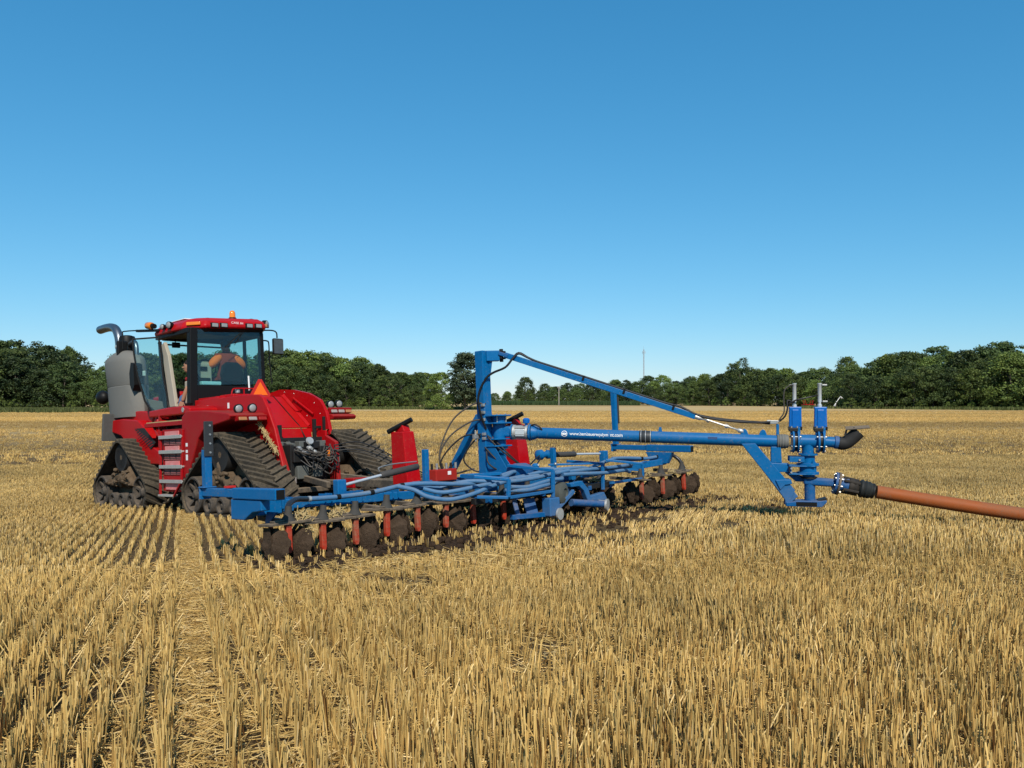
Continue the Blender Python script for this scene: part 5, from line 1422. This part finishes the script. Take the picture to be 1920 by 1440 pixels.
for _ in range(34):
    mb.ball((random.uniform(-.20, .22), random.uniform(.02, .26), random.uniform(-.38, -.12)), random.uniform(.012, .034), 6, 5, (.8, 1, 1), .3)
UNIT['mud_lump'] = (mb.build('packed_soil', SOIL, None, 60), (0, 0, 0))
for k in UNIT: COL.objects.unlink(UNIT[k][0])
spots = [(-3.64, -5.60, .385), (-3.24, -5.60, .36), (-2.83, -5.60, .365), (-2.40, -5.60, .40), (-1.96, -5.60, .405), (-1.53, -5.62, .40), (-1.12, -5.66, .40), (-.62, -5.70, .40), (-.10, -5.66, .39), (.45, -5.66, .40), (1.02, -5.66, .41), (1.56, -5.66, .44), (2.25, -5.90, .41), (2.85, -5.90, .44), (3.49, -5.90, .46)]
for i, (x, y, z) in enumerate(spots):
    u = bpy.data.objects.new('injector_unit', None); link(u, IM); u.location = Vector((x, y, z)) - IO
    u.rotation_euler = (0, random.uniform(-.03, .03), random.uniform(-.04, .04))
    lo = {'disc': 2}
    for nm, (src, loc) in UNIT.items():
        o = bpy.data.objects.new(src.name, src.data); link(o, u); o.location = loc
        for m0 in src.modifiers:
            m1 = o.modifiers.new(m0.name, m0.type)
            if m0.type == 'BEVEL': m1.width = m0.width; m1.segments = 2; m1.limit_method = 'ANGLE'; m1.angle_limit = R(40)
        if nm == 'disc': rot_ = (random.random() * 6.28, random.uniform(.02, .2), random.uniform(.2, .5)); o.rotation_euler = rot_; o.scale = (1, random.uniform(.88, 1.05), random.uniform(.88, 1.05))
        if nm == 'disc_hub': o.rotation_euler = rot_
        if nm in ('boot', 'shelf_plate'): o.rotation_euler = (random.uniform(-.05, .05), random.uniform(-.06, .06), random.uniform(-.1, .1))
        if nm == 'post' and random.random() < .7: o.material_slots[0].link = 'OBJECT'; o.material_slots[0].material = POST_M
    o = bpy.data.objects.new('disc', UNIT['disc'][0].data); link(o, u); o.location = (-.14, .14, -.20); o.rotation_euler = (random.random() * 6.28, -.1, -.25)
o = notched_disc(.16).build('disc', DISC_M, IM, 40); o.location = Vector((-3.80, -5.60, .20)) - IO; o.rotation_euler = (1, .1, .5)
o = notched_disc(.18).build('disc', DISC_M, IM, 40); o.location = Vector((3.86, -5.84, .26)) - IO; o.rotation_euler = (2, .1, -.5)
# straw caught on the shelves
st_ = IB()
for (x, y, z) in ((-3.46, -5.58, .45), (-3.42, -5.56, .42), (-3.05, -5.52, .42), (-2.98, -5.55, .42), (-3.42, -5.60, .30), (2.5, -5.85, .50), (3.2, -5.85, .48), (3.62, -5.85, .46), (-1.0, -5.64, .36), (1.3, -5.7, .5)):
    for _ in range(26):
        c = Vector((x + random.gauss(0, .04), y + random.gauss(0, .03), z + random.gauss(-.01, .03))); d = Vector((random.gauss(0, 1), random.gauss(0, .6), random.gauss(0, .7))).normalized() * random.uniform(.02, .06)
        st_.bar(c - d, c + d, .007)
tag(st_.build('straw_tuft', STRAWM), kind='stuff')

# ---- distribution hoses
HR = .0265
hoses = [
    [(-3.22, -5.30, .585), (-2.82, -5.30, .575), (-2.40, -5.35, .59), (-2.0, -5.40, .64), (-1.74, -5.50, .645), (-1.32, -5.60, .61), (-.95, -5.66, .60), (-.55, -5.6, .62), (-.2, -5.5, .68)],
    [(-2.08, -5.43, .635), (-1.99, -5.6, .59), (-1.89, -5.70, .51), (-1.69, -5.80, .46), (-1.50, -5.86, .47), (-1.25, -5.88, .51), (-1.06, -5.90, .56), (-.81, -5.90, .60), (-.5, -5.8, .62)],
    [(-1.75, -5.48, .585), (-1.58, -5.60, .53), (-1.38, -5.72, .545), (-1.07, -5.80, .58), (-.80, -5.84, .59), (-.4, -5.8, .62), (.11, -5.9, .64), (.49, -5.9, .665)],
    [(-1.45, -5.45, .57), (-1.15, -5.62, .63), (-.75, -5.86, .60), (-.28, -5.92, .61), (.10, -5.92, .645), (.40, -5.85, .67)],
    [(-.80, -6.0, .54), (-.51, -6.02, .52), (-.24, -6.02, .55), (.04, -6.0, .575), (.24, -5.98, .57), (.4, -5.8, .6)],
    [(-.85, -5.95, .50), (-.55, -6.05, .485), (-.25, -6.04, .51), (.05, -6.0, .53)],
    [(-.42, -5.50, .65), (-.18, -5.50, .685), (.19, -5.50, .69), (.54, -5.60, .69)],
    [(-.35, -5.55, .60), (-.05, -5.62, .63), (.07, -5.62, .645), (.36, -5.70, .675), (.62, -5.80, .685), (.88, -5.82, .68), (1.36, -5.82, .625), (1.86, -5.72, .62), (2.45, -5.60, .615)],
    [(.30, -5.95, .62), (.60, -6.0, .615), (.92, -6.02, .60), (1.28, -6.0, .59), (1.78, -5.92, .59), (2.1, -5.8, .55)],
    [(.36, -5.8, .64), (.8, -5.92, .655), (1.3, -5.9, .65), (1.9, -5.8, .645), (2.4, -5.65, .65)],
    [(2.30, -5.36, .745), (2.68, -5.34, .735), (3.0, -5.36, .715), (3.24, -5.38, .70), (3.5, -5.42, .715), (3.78, -5.48, .735)],
    [(2.40, -5.30, .72), (2.8, -5.28, .70), (3.2, -5.30, .69), (3.6, -5.38, .71)],
    [(1.2, -5.5, .60), (1.6, -5.45, .64), (2.0, -5.4, .70), (2.36, -5.37, .742)],
    [(-1.9, -5.40, .60), (-1.6, -5.42, .58), (-1.2, -5.5, .54), (-.8, -5.55, .56), (-.4, -5.55, .6)],
]
for pts in hoses: IB().tube(pts, HR, 10, 5).build('distribution_hose', HOSE_B, IM, 60)
for pts in ([(-3.215, -5.30, .585), (-3.37, -5.38, .60), (-3.47, -5.44, .595), (-3.58, -5.52, .555), (-3.62, -5.56, .46), (-3.63, -5.58, .38)], [(3.77, -5.48, .735), (3.86, -5.52, .715), (3.90, -5.6, .64), (3.88, -5.7, .5)]):
    IB().tube(pts, HR * 1.12, 10, 5).build('hose_elbow', plain('black_elbow', (.022, .022, .024), .3, 0, .3, 10, .1, .3), IM, 60)
IB().lathe((-3.20, -5.30, .585), (-3.17, -5.30, .584), [(0, .031), (.03, .031)], 14).build('hose_clamp', ALU, IM, 40)
for p, d in (((-2.82, -5.30, .575), (1, 0, 0)), ((-2.40, -5.35, .59), (1, -.1, .08)), ((-2.0, -5.40, .64), (1, -.25, .05)), ((3.1, -5.37, .708), (1, 0, 0)), ((3.5, -5.42, .715), (1, -.1, .1)), ((.75, -5.8, .683), (1, -.1, 0)), ((1.5, -5.8, .625), (1, .1, 0))):
    d = Vector(d).normalized(); p = Vector(p)
    IB().lathe(p - d * .025, p + d * .025, [(0, .030), (.05, .030)], 14).build('hose_strap', BLACK, IM, 40)
# hydraulic hoses
hh = [
    [(-.05, -4.92, 1.62), (-.12, -4.75, 1.62), (-.28, -4.50, 1.42), (-.40, -4.36, 1.05), (-.40, -4.34, .78), (-.25, -4.4, .66), (.0, -4.6, .72)],
    [(-.06, -4.90, 1.40), (-.15, -4.72, 1.38), (-.30, -4.46, 1.2), (-.40, -4.34, .95), (-.38, -4.36, .72), (-.2, -4.42, .62)],
    [(-.10, -4.86, 1.20), (-.24, -4.66, 1.18), (-.36, -4.46, 1.0), (-.42, -4.36, .80), (-.3, -4.4, .66), (-.1, -4.55, .7)],
    [(-.10, -4.84, 1.18), (-.16, -4.7, 1.05), (-.2, -4.6, .85), (-.1, -4.7, .70), (.0, -4.85, .68)],
    [(-.08, -4.95, 1.18), (.02, -5.08, 1.05), (.12, -5.2, .88), (.30, -5.22, .76), (.55, -5.15, .74), (.85, -5.0, .80), (1.1, -4.9, .86)],
    [(-.08, -4.97, 1.15), (.0, -5.12, .98), (.16, -5.26, .80), (.36, -5.26, .71), (.62, -5.18, .71), (.95, -5.0, .78), (1.1, -4.9, .83)],
    [(-.10, -4.92, 1.02), (-.06, -5.05, .88), (.02, -5.2, .72), (.1, -5.3, .62)],
    [(-.08, -4.93, .98), (-.12, -5.0, .8), (.0, -5.12, .68), (.15, -5.15, .66)],
]
for pts in hh: IB().tube(pts, .0115, 7, 5).build('hydraulic_hose', HOSE_DUST if pts[0][2] > 1.3 else HOSE_K, IM, 60)
for k, (x0, z0) in enumerate(((.12, 1.12), (.16, 1.08), (.10, 1.04), (.18, 1.02))):
    IB().tube([(x0, -1.12, z0), (.40 + k * .03, -1.5, z0 + .03 - k * .03), (.62, -2.2, .86 - k * .05), (.55 - k * .03, -2.9, .62 - k * .02), (.2, -3.6, .60), (-.2 - k * .08, -4.35, .76)], .011, 7, 5).build('hydraulic_hose', HOSE_DUST if k % 2 else HOSE_K, IM, 60)
for z in (1.60, 1.50, 1.40, 1.20, 1.14): IB().box((-.085, -4.90, z), (.03, .06, .04)).build('hose_fitting', ZINC, IM, None, .006)
fz = IB(); fz.box((-.14, -4.80, 1.17), (.10, .05, .06)); fz.cyl((-.15, -4.80, 1.10), (-.15, -4.80, 1.26), .014, n=8); fz.build('check_valve', ZINC, IM, None, .006)

# ---- the swinging pipe boom: s along the pipe, lateral, height
B0 = Vector((.38230324, -5.39567411, 1.19493481)); BX = Vector((.48167951, -.87498337, -.04887684)); BZ = Vector((-.00598557, -.05905687, .99823667)); BY = BZ.cross(BX)
class BB(MB):
    def build(s, name, mat, parent=IM, smooth=None, bev=0, seg=2, weld=False):
        s.v = [tuple(B0 + BX * a + BY * b + BZ * c - IO) for a, b, c in s.v]
        return MB.build(s, name, mat, parent, smooth, bev, seg, weld)
PZ = lambda s: -.004 - .079 * s / 3.22
PR = .0775
bp = BB(); bp.lathe((.02, 0, PZ(.02)), (3.22, 0, PZ(3.22)), [(0, .06), (.06, PR), (1.435, PR), (3.2, PR)], 28); PIPE = bp.build('boom_pipe', BLUE, IM, 40)
BB().lathe((1.45, 0, PZ(1.45)), (1.61, 0, PZ(1.61)), [(0, PR), (.005, PR + .004), (.155, PR + .004), (.16, PR)], 28).build('pipe_sleeve', plain('dark_sleeve', (.03, .035, .04), .5), PIPE, 40)
for s in (1.47, 1.53, 1.595): BB().lathe((s, 0, PZ(s)), (s + .008, 0, PZ(s)), [(0, PR + .004), (.002, PR + .009), (.006, PR + .009), (.008, PR + .004)], 28).build('wire_clamp', STEEL, PIPE, 40)
def on_pipe(me, s0, z0, k=1.0):
    for v in me.vertices:
        s = s0 + v.co.x; z = z0 + v.co.y * k; r = PR + .0012 + v.co.z
        z = max(-.07, min(.07, z)); p = B0 + BX * s + BY * (-math.sqrt(r * r - z * z)) + BZ * (z + PZ(s)) - IO
        v.co = p
def pipe_text(body, s_left, width, z0, name):
    cu = bpy.data.curves.new(name, 'FONT'); cu.body = body; cu.size = .06; cu.extrude = 0; cu.resolution_u = 3; cu.space_character = .92; cu.offset = .0006
    t = bpy.data.objects.new(name, cu); COL.objects.link(t)
    me = bpy.data.meshes.new_from_object(t.evaluated_get(bpy.context.evaluated_depsgraph_get())); bpy.data.objects.remove(t)
    xs = [v.co.x for v in me.vertices]; k = width / (max(xs) - min(xs)); x0 = min(xs)
    for v in me.vertices: v.co.x = (v.co.x - x0) * k; v.co.y = (v.co.y - .02) * max(1.0, k); v.co.z = 0
    on_pipe(me, s_left, z0); me.materials.clear(); me.materials.append(WHITE)
    o = bpy.data.objects.new(name, me); link(o, PIPE)
    return o
pipe_text('www.bambauerequipm', .515, .525, .012, 'pipe_lettering')
pipe_text('nt.com', 1.068, .165, .012, 'pipe_lettering')
em = MB()   # round emblem: a ring with two sweeping bands
def band(r0, r1, a0, a1, n, sq=1.0, dx=0, dy=0):
    vs = []; fs = []
    for i in range(n + 1):
        a = a0 + (a1 - a0) * i / n
        for r in (r0, r1): vs.append((.045 + dx + r * math.cos(a), dy + r * sq * math.sin(a), 0))
    for i in range(n): fs.append((2 * i, 2 * i + 1, 2 * i + 3, 2 * i + 2))
    em.add(vs, fs)
band(.034, .041, 0, 2 * math.pi, 28); band(.030, .047, .5, 2.7, 12, .6, 0, -.034); band(.026, .043, .6, 2.6, 12, .6, 0, -.012); band(.016, .030, 3.5, 5.6, 10, .7, 0, .01)
me = bpy.data.meshes.new('pipe_emblem'); me.from_pydata(em.v, [], em.f); on_pipe(me, .40, .006); me.materials.append(WHITE); link(bpy.data.objects.new('pipe_emblem', me), PIPE)
me = bpy.data.meshes.new('worn_sticker'); mb = MB()
for i in range(6): mb.add([(.02 * i, -.03, 0), (.02 * i + .02, -.03, 0), (.02 * i + .02, .0, 0), (.02 * i, .0, 0)], [(0, 1, 2, 3)])
me.from_pydata(mb.v, [], mb.f); on_pipe(me, 2.34, .03); me.materials.append(plain('worn_sticker', (.012, .04, .12), .6)); link(bpy.data.objects.new('worn_sticker', me), PIPE)
# inlet at the mast: box elbow, grey gate body, flange, small valve on top
BB().box((-.44, 0, .01), (.28, .15, .15)).build('inlet_elbow', BLUE, IM, None, .03, 3)
BB().lathe((-.31, 0, .005), (-.30, 0, .005), [(0, .11), (.02, .11)], 24).build('inlet_flange', BLUE, IM, 40)
g = BB(); g.lathe((-.285, 0, .005), (-.075, 0, .0), [(0, .10), (.03, .10), (.035, .084), (.175, .084), (.18, .10), (.21, .10)], 24); g = g.build('gate_body', ALU, IM, 40)
BB().bb(-.24, -.11, -.092, -.08, -.05, .05).build('gate_cover', STEEL, g, None, .006)
for a in range(6):
    c, s_ = math.cos(a * 1.047 + .3) * .092, math.sin(a * 1.047 + .3) * .092
    BB().cyl((-.30, c, s_), (-.03, c, s_), .008, n=6).build('bolt', ZINC, g)
BB().lathe((-.06, 0, 0), (-.03, 0, 0), [(0, .115), (.03, .115)], 24).build('boom_flange', BLUE, IM, 40)
BB().lathe((-.02, 0, 0), (.06, 0, 0), [(0, .105), (.03, .10), (.08, PR)], 24).build('boom_collar', BLUE, IM, 40)
tv = BB(); tv.lathe((-.10, 0, .09), (-.10, 0, .20), [(0, .02), (.03, .02), (.04, .045), (.07, .05), (.09, .05), (.11, .03)], 12); tv.build('top_valve', BLUE_V, IM, 40)
BB().tube([(-.02, -.05, .10), (.05, -.08, .11), (.12, -.07, .06), (.14, -.04, .0)], .012, 6).build('hydraulic_hose', HOSE_K, IM, 60)
# lugs
for s in (2.80, 3.03):
    BB().prism([(s - .05, PZ(s) + .06), (s + .06, PZ(s) + .06), (s + .03, PZ(s) + .135), (s, PZ(s) + .15), (s - .03, PZ(s) + .12)], 'y', -.012, .012).build('lifting_lug', BLUE, IM, None, .004)
BB().prism([(1.70, .03), (1.75, .03), (1.74, .09), (1.71, .09)], 'y', -.01, .01).build('lifting_lug', BLUE, IM, None, .004)
# strut above the pipe with turnbuckle
BB().bar((-.40, 0, 1.075), (2.18, 0, .232), .065, .078).build('boom_strut', BLUE, IM, None, .006)
BB().box((-.42, 0, 1.08), (.14, .085, .05), Matrix.Rotation(.31, 3, 'Y')).build('strut_clevis', BLUE_D, IM, None, .006)
tb = BB(); tb.lathe((2.16, 0, .238), (2.33, 0, .183), [(0, .030), (.04, .034), (.09, .03), (.12, .015), (.178, .012)], 12); tb.build('rod_end', ALU, IM, 40)
for sy in (-.022, .022): BB().cyl((2.33, sy, .19), (2.58, sy, .108), .011, n=8).build('turnbuckle_side', ALU, IM, 40)
BB().lathe((2.32, 0, .187), (2.36, 0, .175), [(0, .02), (.04, .03)], 10).build('turnbuckle_nut', ALU, IM, 40); BB().lathe((2.56, 0, .112), (2.61, 0, .10), [(0, .03), (.05, .02)], 10).build('turnbuckle_nut', ALU, IM, 40)
BB().lathe((2.58, 0, .108), (2.79, 0, .036), [(0, .012), (.14, .012), (.16, .028), (.2, .03), (.22, .02)], 10).build('rod_end', ALU, IM, 40)
# black hoses carried on the strut
SZ = lambda s: .232 + (1.075 - .232) * (2.18 - s) / 2.58 + .052
for k, dy in enumerate((-.02, .012)):
    P = [(-.63 + .0, -.17, .05), (-.70, -.19, .25), (-.74, -.17, .50), (-.66, -.13, .72), (-.56, -.10, .82), (-.38, -.08, .90), (-.28, -.06, 1.02), (-.20, -.03, 1.09 + .01 * k), (-.08, dy, SZ(-.08) + .015)]
    P += [(s, dy, SZ(s)) for s in np.linspace(.05, 1.8, 8)] + [(2.0, dy, SZ(2.0) + .012), (2.2, dy, .255), (2.45, dy, .195 + k * .012), (2.75, dy, .165 + k * .01), (3.0, dy, .158), (3.12, dy, .165 - k * .02)]
    BB().tube(P, .016, 7, 4).build('strut_hose', HOSE_K, IM, 60)
for s in (.7, 1.25, 1.9): BB().box((s, 0, SZ(s) - .02), (.03, .09, .07), Matrix.Rotation(.31, 3, 'Y')).build('hose_clip', BLACK, IM, None, .004)
mf_ = BB(); mf_.box((3.17, 0, .165), (.10, .06, .045)); mf_.cyl((3.08, -.02, .18), (3.13, -.02, .18), .014, n=8); mf_.cyl((3.08, .01, .15), (3.13, .01, .15), .014, n=8); mf_.cyl((3.2, -.02, .16), (3.26, -.02, .19), .012, n=8); mf_.build('hose_fitting', ZINC, IM, None, .005)
BB().bar((3.215, 0, -.02), (3.215, 0, .14), .035).build('manifold_stand', BLUE, IM, None, .005)
BB().tube([(3.24, -.03, .18), (3.30, -.05, .24), (3.33, -.06, .34), (3.33, -.05, .44), (3.38, -.04, .43), (3.42, -.03, .42)], .011, 7, 4).build('hydraulic_hose', HOSE_K, IM, 60)
BB().tube([(3.23, -.02, .19), (3.29, -.05, .30), (3.285, -.05, .48), (3.30, -.04, .58), (3.36, -.02, .635), (3.41, -.01, .637)], .008, 6, 4).build('hydraulic_hose', HOSE_DUST, IM, 60)
BB().tube([(3.35, -.05, .40), (3.44, -.06, .45), (3.55, -.05, .475), (3.66, -.03, .50), (3.70, -.02, .515)], .010, 6, 4).build('hydraulic_hose', HOSE_K, IM, 60)
# rubber cuff
BB().lathe((3.205, 0, -.083), (3.345, 0, -.084), [(0, .088), (.01, .096), (.02, .088), (.035, .096), (.05, .088), (.065, .096), (.08, .088), (.1, .094), (.12, .086), (.14, .086)], 24).build('rubber_cuff', plain('grey_cuff', (.14, .14, .13), .7), IM, 30)
# gate valves
def gate_valve(s):
    z = -.082
    f_ = BB()
    for ds in (-.038, .022): f_.lathe((s + ds, 0, z), (s + ds + .022, 0, z), [(0, .145), (.022, .145)], 28)
    V = f_.build('valve_flange', BLUE, IM, 40)
    BB().lathe((s - .014, 0, z), (s + .02, 0, z), [(0, .118), (.034, .118)], 24).build('valve_seat', DARKM, V, 40)
    for q in range(6):
        a = q * math.pi / 3 + .5; c, n_ = math.cos(a) * .122, math.sin(a) * .122
        BB().lathe((s - .062, c, z + n_), (s + .068, c, z + n_), [(0, .006), (.01, .012), (.022, .012), (.023, .006), (.107, .006), (.108, .012), (.122, .012), (.13, .006)], 8).build('bolt', ZINC, V)
    bn = BB(); bn.prism([(s - .078, .10), (s + .078, .10), (s + .074, .33), (s + .08, .362), (s - .08, .362), (s - .074, .33)], 'y', -.034, .034); bn.bb(s - .045, s + .045, -.046, .046, .09, .33)
    BN = bn.build('valve_bonnet', BLUE_V, IM, None, .012)
    for sx in (-1, 1): BB().bb(s + sx * .075 - .008, s + sx * .075 + .008, -.045, .045, .06, .11).build('bonnet_ear', DARKM, BN, None, .004)
    pk = BB(); pk.bb(s - .085, s + .03, -.062, -.03, .045, .095); pk.bb(s - .075, s + .06, .03, .06, .05, .09); pk.build('packing_clamp', DARKM, BN, None, .008)
    for sx in (-.05, .02): BB().cyl((s + sx, -.05, .08), (s + sx, -.05, .115), .010, n=8).build('bolt', ZINC, BN)
    nk = BB(); nk.bb(s - .06, s + .06, -.04, .04, .0, .10); nk.build('valve_neck', BLUE, BN, None, .008)
    c_ = BB(); c_.lathe((s - .008, 0, .36), (s - .010, 0, .665), [(0, .028), (.03, .028), (.035, .018), (.06, .018), (.065, .0235), (.285, .0235), (.29, .027), (.305, .027)], 18); CY = c_.build('valve_cylinder', STEEL, IM, 40)
    return CY
c1 = gate_valve(3.43); c2 = gate_valve(3.735)
BB().box((3.385, 0, .637), (.05, .022, .022)).build('hose_fitting', ZINC, c1, None, .004); BB().box((3.395, -.02, .425), (.06, .03, .03)).build('hose_fitting', ZINC, c1, None, .004)
BB().box((3.785, 0, .64), (.06, .022, .022)).build('hose_fitting', ZINC, c2, None, .004); BB().box((3.79, -.01, .43), (.06, .025, .02)).build('hose_fitting', ZINC, c2, None, .004)
# tee and downpipe
te = BB(); te.lathe((3.45, 0, -.078), (3.72, 0, -.08), [(0, .085), (.27, .085)], 24); te.cyl((3.585, 0, -.08), (3.585, 0, -.25), .075, n=24); te.build('pipe_tee', BLUE, IM, 40)
sw_ = BB(); sw_.lathe((3.585, 0, -.235), (3.585, 0, -.52), [(0, .12), (.02, .12), (.025, .085), (.12, .085), (.125, .135), (.15, .135), (.155, .105), (.23, .105), (.235, .135), (.262, .135), (.265, .07), (.285, .07)], 28); sw_.build('turntable', BLUE, IM, 40)
wb = BB(); wb.bb(3.35, 3.53, -.12, -.095, -.34, -.27); wb.bb(3.35, 3.53, .095, .12, -.34, -.27); wb.bb(3.345, 3.66, -.13, .13, -.398, -.384); wb.bb(3.345, 3.66, -.13, .13, -.50, -.486); wb.bb(3.36, 3.375, -.12, .12, -.486, -.398)
wb.build('turntable_cradle', BLUE, IM, None, .004)
for s, z in ((3.37, -.42), (3.37, -.47), (3.47, -.31)): BB().lathe((s, -.13, z), (s, -.142, z), [(0, .014), (.01, .013)], 8).build('bolt', ZINC, IM)
BB().prism([(3.62, -.385), (3.70, -.385), (3.66, -.33), (3.63, -.32)], 'y', -.10, -.085).build('cradle_gusset', BLUE)
# outlet: column, square side tube, foot
oc = BB(); oc.cyl((3.60, 0, -.50), (3.60, 0, -.60), .07, n=20); oc.cyl((3.605, 0, -.60), (3.61, 0, -.85), .066, n=20); oc.build('outlet_column', BLUE_D, IM, 40)
BB().lathe((3.60, 0, -.53), (3.60, 0, -.55), [(0, .10), (.02, .10)], 20).build('column_collar', DARKM, IM, 40)
BB().bar((3.53, 0, -.585), (3.90, -.02, -.60), .13, .10).build('outlet_tube', BLUE_D, IM, None, .03, 3)
# frame of the foot
def slab(pts, y0, y1, name, mat=BLUE, bev=.008):
    return BB().prism(pts, 'y', y0, y1).build(name, mat, IM, None, bev)
slab([(2.76, -.115), (2.935, -.11), (3.10, -.31), (3.34, -.60), (3.42, -.70), (3.34, -.90), (3.30, -.90), (3.30, -.83), (3.19, -.67), (2.95, -.36)], -.085, -.07, 'diagonal_cheek')
slab([(2.78, -.125), (2.935, -.12), (3.14, -.36), (3.36, -.66), (3.46, -.78), (3.34, -.89), (3.30, -.83), (3.0, -.42)], -.07, .07, 'diagonal_beam')
slab([(2.76, -.115), (2.935, -.11), (3.10, -.31), (3.34, -.60), (3.42, -.70), (3.34, -.90), (3.30, -.90), (3.30, -.83), (3.19, -.67), (2.95, -.36)], .07, .085, 'diagonal_cheek')
slab([(3.13, -.15), (3.25, -.15), (3.265, -.36), (3.13, -.36)], -.055, .055, 'upright_strut')
slab([(3.04, -.355), (3.35, -.365), (3.35, -.475), (3.14, -.475)], -.06, .06, 'cross_strut')
slab([(3.30, -.48), (3.36, -.48), (3.60, -.55), (3.60, -.60), (3.44, -.60)], .02, .06, 'rear_strut', BLUE_D)
cl_ = slab([(3.18, -.575), (3.30, -.565), (3.37, -.565), (3.385, -.62), (3.30, -.635), (3.24, -.70), (3.22, -.66)], -.105, .105, 'diagonal_collar')
ft = BB(); ft.prism([(3.31, -.905), (3.31, -.855), (3.46, -.835), (3.74, -.825), (3.80, -.815), (3.80, -.84), (3.74, -.905)], 'y', -.11, .11); ft.build('boom_foot', BLUE_D, IM, None, .008)
BB().bb(3.43, 3.68, -.113, -.111, -.895, -.845).build('foot_pocket', BLACK)
BB().plate([(3.70, -.08, -.83), (3.80, -.08, -.80), (3.80, .08, -.80), (3.70, .08, -.83)], .02).build('foot_lip', DARKM)
# relief outlet: short pipe, clamp, black elbow with lid
BB().cyl((3.76, 0, -.08), (3.94, 0, -.09), .068, n=22).build('relief_pipe', BLUE, IM, 40)
BB().lathe((3.90, 0, -.088), (3.96, 0, -.092), [(0, .072), (.005, .082), (.05, .082), (.06, .072)], 22).build('pipe_clamp', BLUE_D, IM, 40)
BB().tube([(3.95, 0, -.09), (4.0, 0, -.10), (4.07, 0, -.07), (4.19, -.01, .05)], .083, 18, 5, False).build('rubber_elbow', RUB, IM, 60)
BB().tube([(4.0, 0, -.10), (4.07, 0, -.07), (4.185, -.01, .045)], .075, 14, 4).build('elbow_bore', BLACK, IM, 60)
BB().plate([(4.02, -.10, .075), (4.30, -.12, .10), (4.33, .10, .125), (4.05, .12, .105)], .012).build('elbow_lid', DUSTPLATE, IM, None, .004)
BB().cyl((4.02, -.06, -.0), (4.04, -.05, .08), .012, n=8).build('lid_hinge', DARKM, IM, 40)
# ------------------------------------------------------------------ the drag hose with its coupling (its own thing)
Wb = lambda s, l, z: MACH @ (B0 + BX * s + BY * l + BZ * z)
h0 = Wb(3.90, -.02, -.60); h1 = Wb(4.39, -.03, -.70)
hp_ = [h1, Vector((5.35, 9.83, -1.268 + EYE)), Vector((6.144, 9.6, -1.376 + EYE)), Vector((7.0, 9.35, -1.475 + EYE)), Vector((7.9, 9.08, 0)), Vector((9.2, 8.7, 0)), Vector((11.5, 8.3, 0)), Vector((15, 8.4, 0))]
for q in hp_[4:]: q.z = float(ground(q.x, q.y)) + .075
DH = empty('drag_hose', Matrix.Translation(h0)); tag(DH, 'thick orange brown drag hose with black coupling trailing from the boom foot', 'hose')
class HB(MB):
    def build(s, name, mat, parent=DH, smooth=None, bev=0, seg=2, weld=False):
        s.v = [tuple(Vector(v) - h0) for v in s.v]
        return MB.build(s, name, mat, parent, smooth, bev, seg, weld)
HB().tube(hp_, .082, 20, 8).build('hose_body', HOSE_O, DH, 60)
ax_ = (h1 - h0).normalized(); T = lambda t: h0 + ax_ * t
fl1 = HB().lathe(T(.035), T(.06), [(0, .145), (.025, .145)], 28).build('coupling_flange', plain('rusty_flange', (.16, .12, .085), .75, .2, .4), DH, 40)
HB().lathe(T(.0), T(.028), [(0, .14), (.028, .14)], 28).build('coupling_flange', BLUE_D, DH, 40)
sd1 = ax_.orthogonal().normalized(); sd2 = ax_.cross(sd1)
for q in range(8):
    a = q * math.pi / 4 + .2; o_ = sd1 * (math.cos(a) * .118) + sd2 * (math.sin(a) * .118)
    HB().cyl(T(-.015) + o_, T(.085) + o_, .011, n=8).build('bolt', ALU, DH)
HB().lathe(T(.06), T(.20), [(0, .09), (.03, .085), (.06, .075), (.1, .088), (.14, .088)], 22).build('coupling_neck', BLUE_D, DH, 40)
DKC = plain('muddy_cast_coupling', (.035, .028, .022), .7, .2, .5)
HB().lathe(T(.15), T(.30), [(0, .07), (.02, .098), (.05, .105), (.08, .092), (.11, .104), (.14, .07)], 22).build('coupling_body', DKC, DH, 40)
for a in (.4, 1.7, 2.9, 4.2, 5.4):
    o_ = sd1 * (math.cos(a) * .10) + sd2 * (math.sin(a) * .10)
    HB().bar(T(.10) + o_, T(.29) + o_ * .95, .035, .03).build('coupling_latch', DKC, DH, None, .006)
HB().lathe(T(.28), T(.45), [(0, .07), (.03, .11), (.05, .115), (.07, .10), (.09, .113), (.11, .102), (.13, .11), (.15, .095), (.17, .09)], 24).build('hose_clamp_shell', plain('black_clamp', (.025, .026, .024), .6, .2, .4), DH, 30)
HB().lathe(T(.445), T(.475), [(0, .092), (.008, .098), (.022, .098), (.03, .086)], 22).build('clamp_band', DARKM, DH, 40)
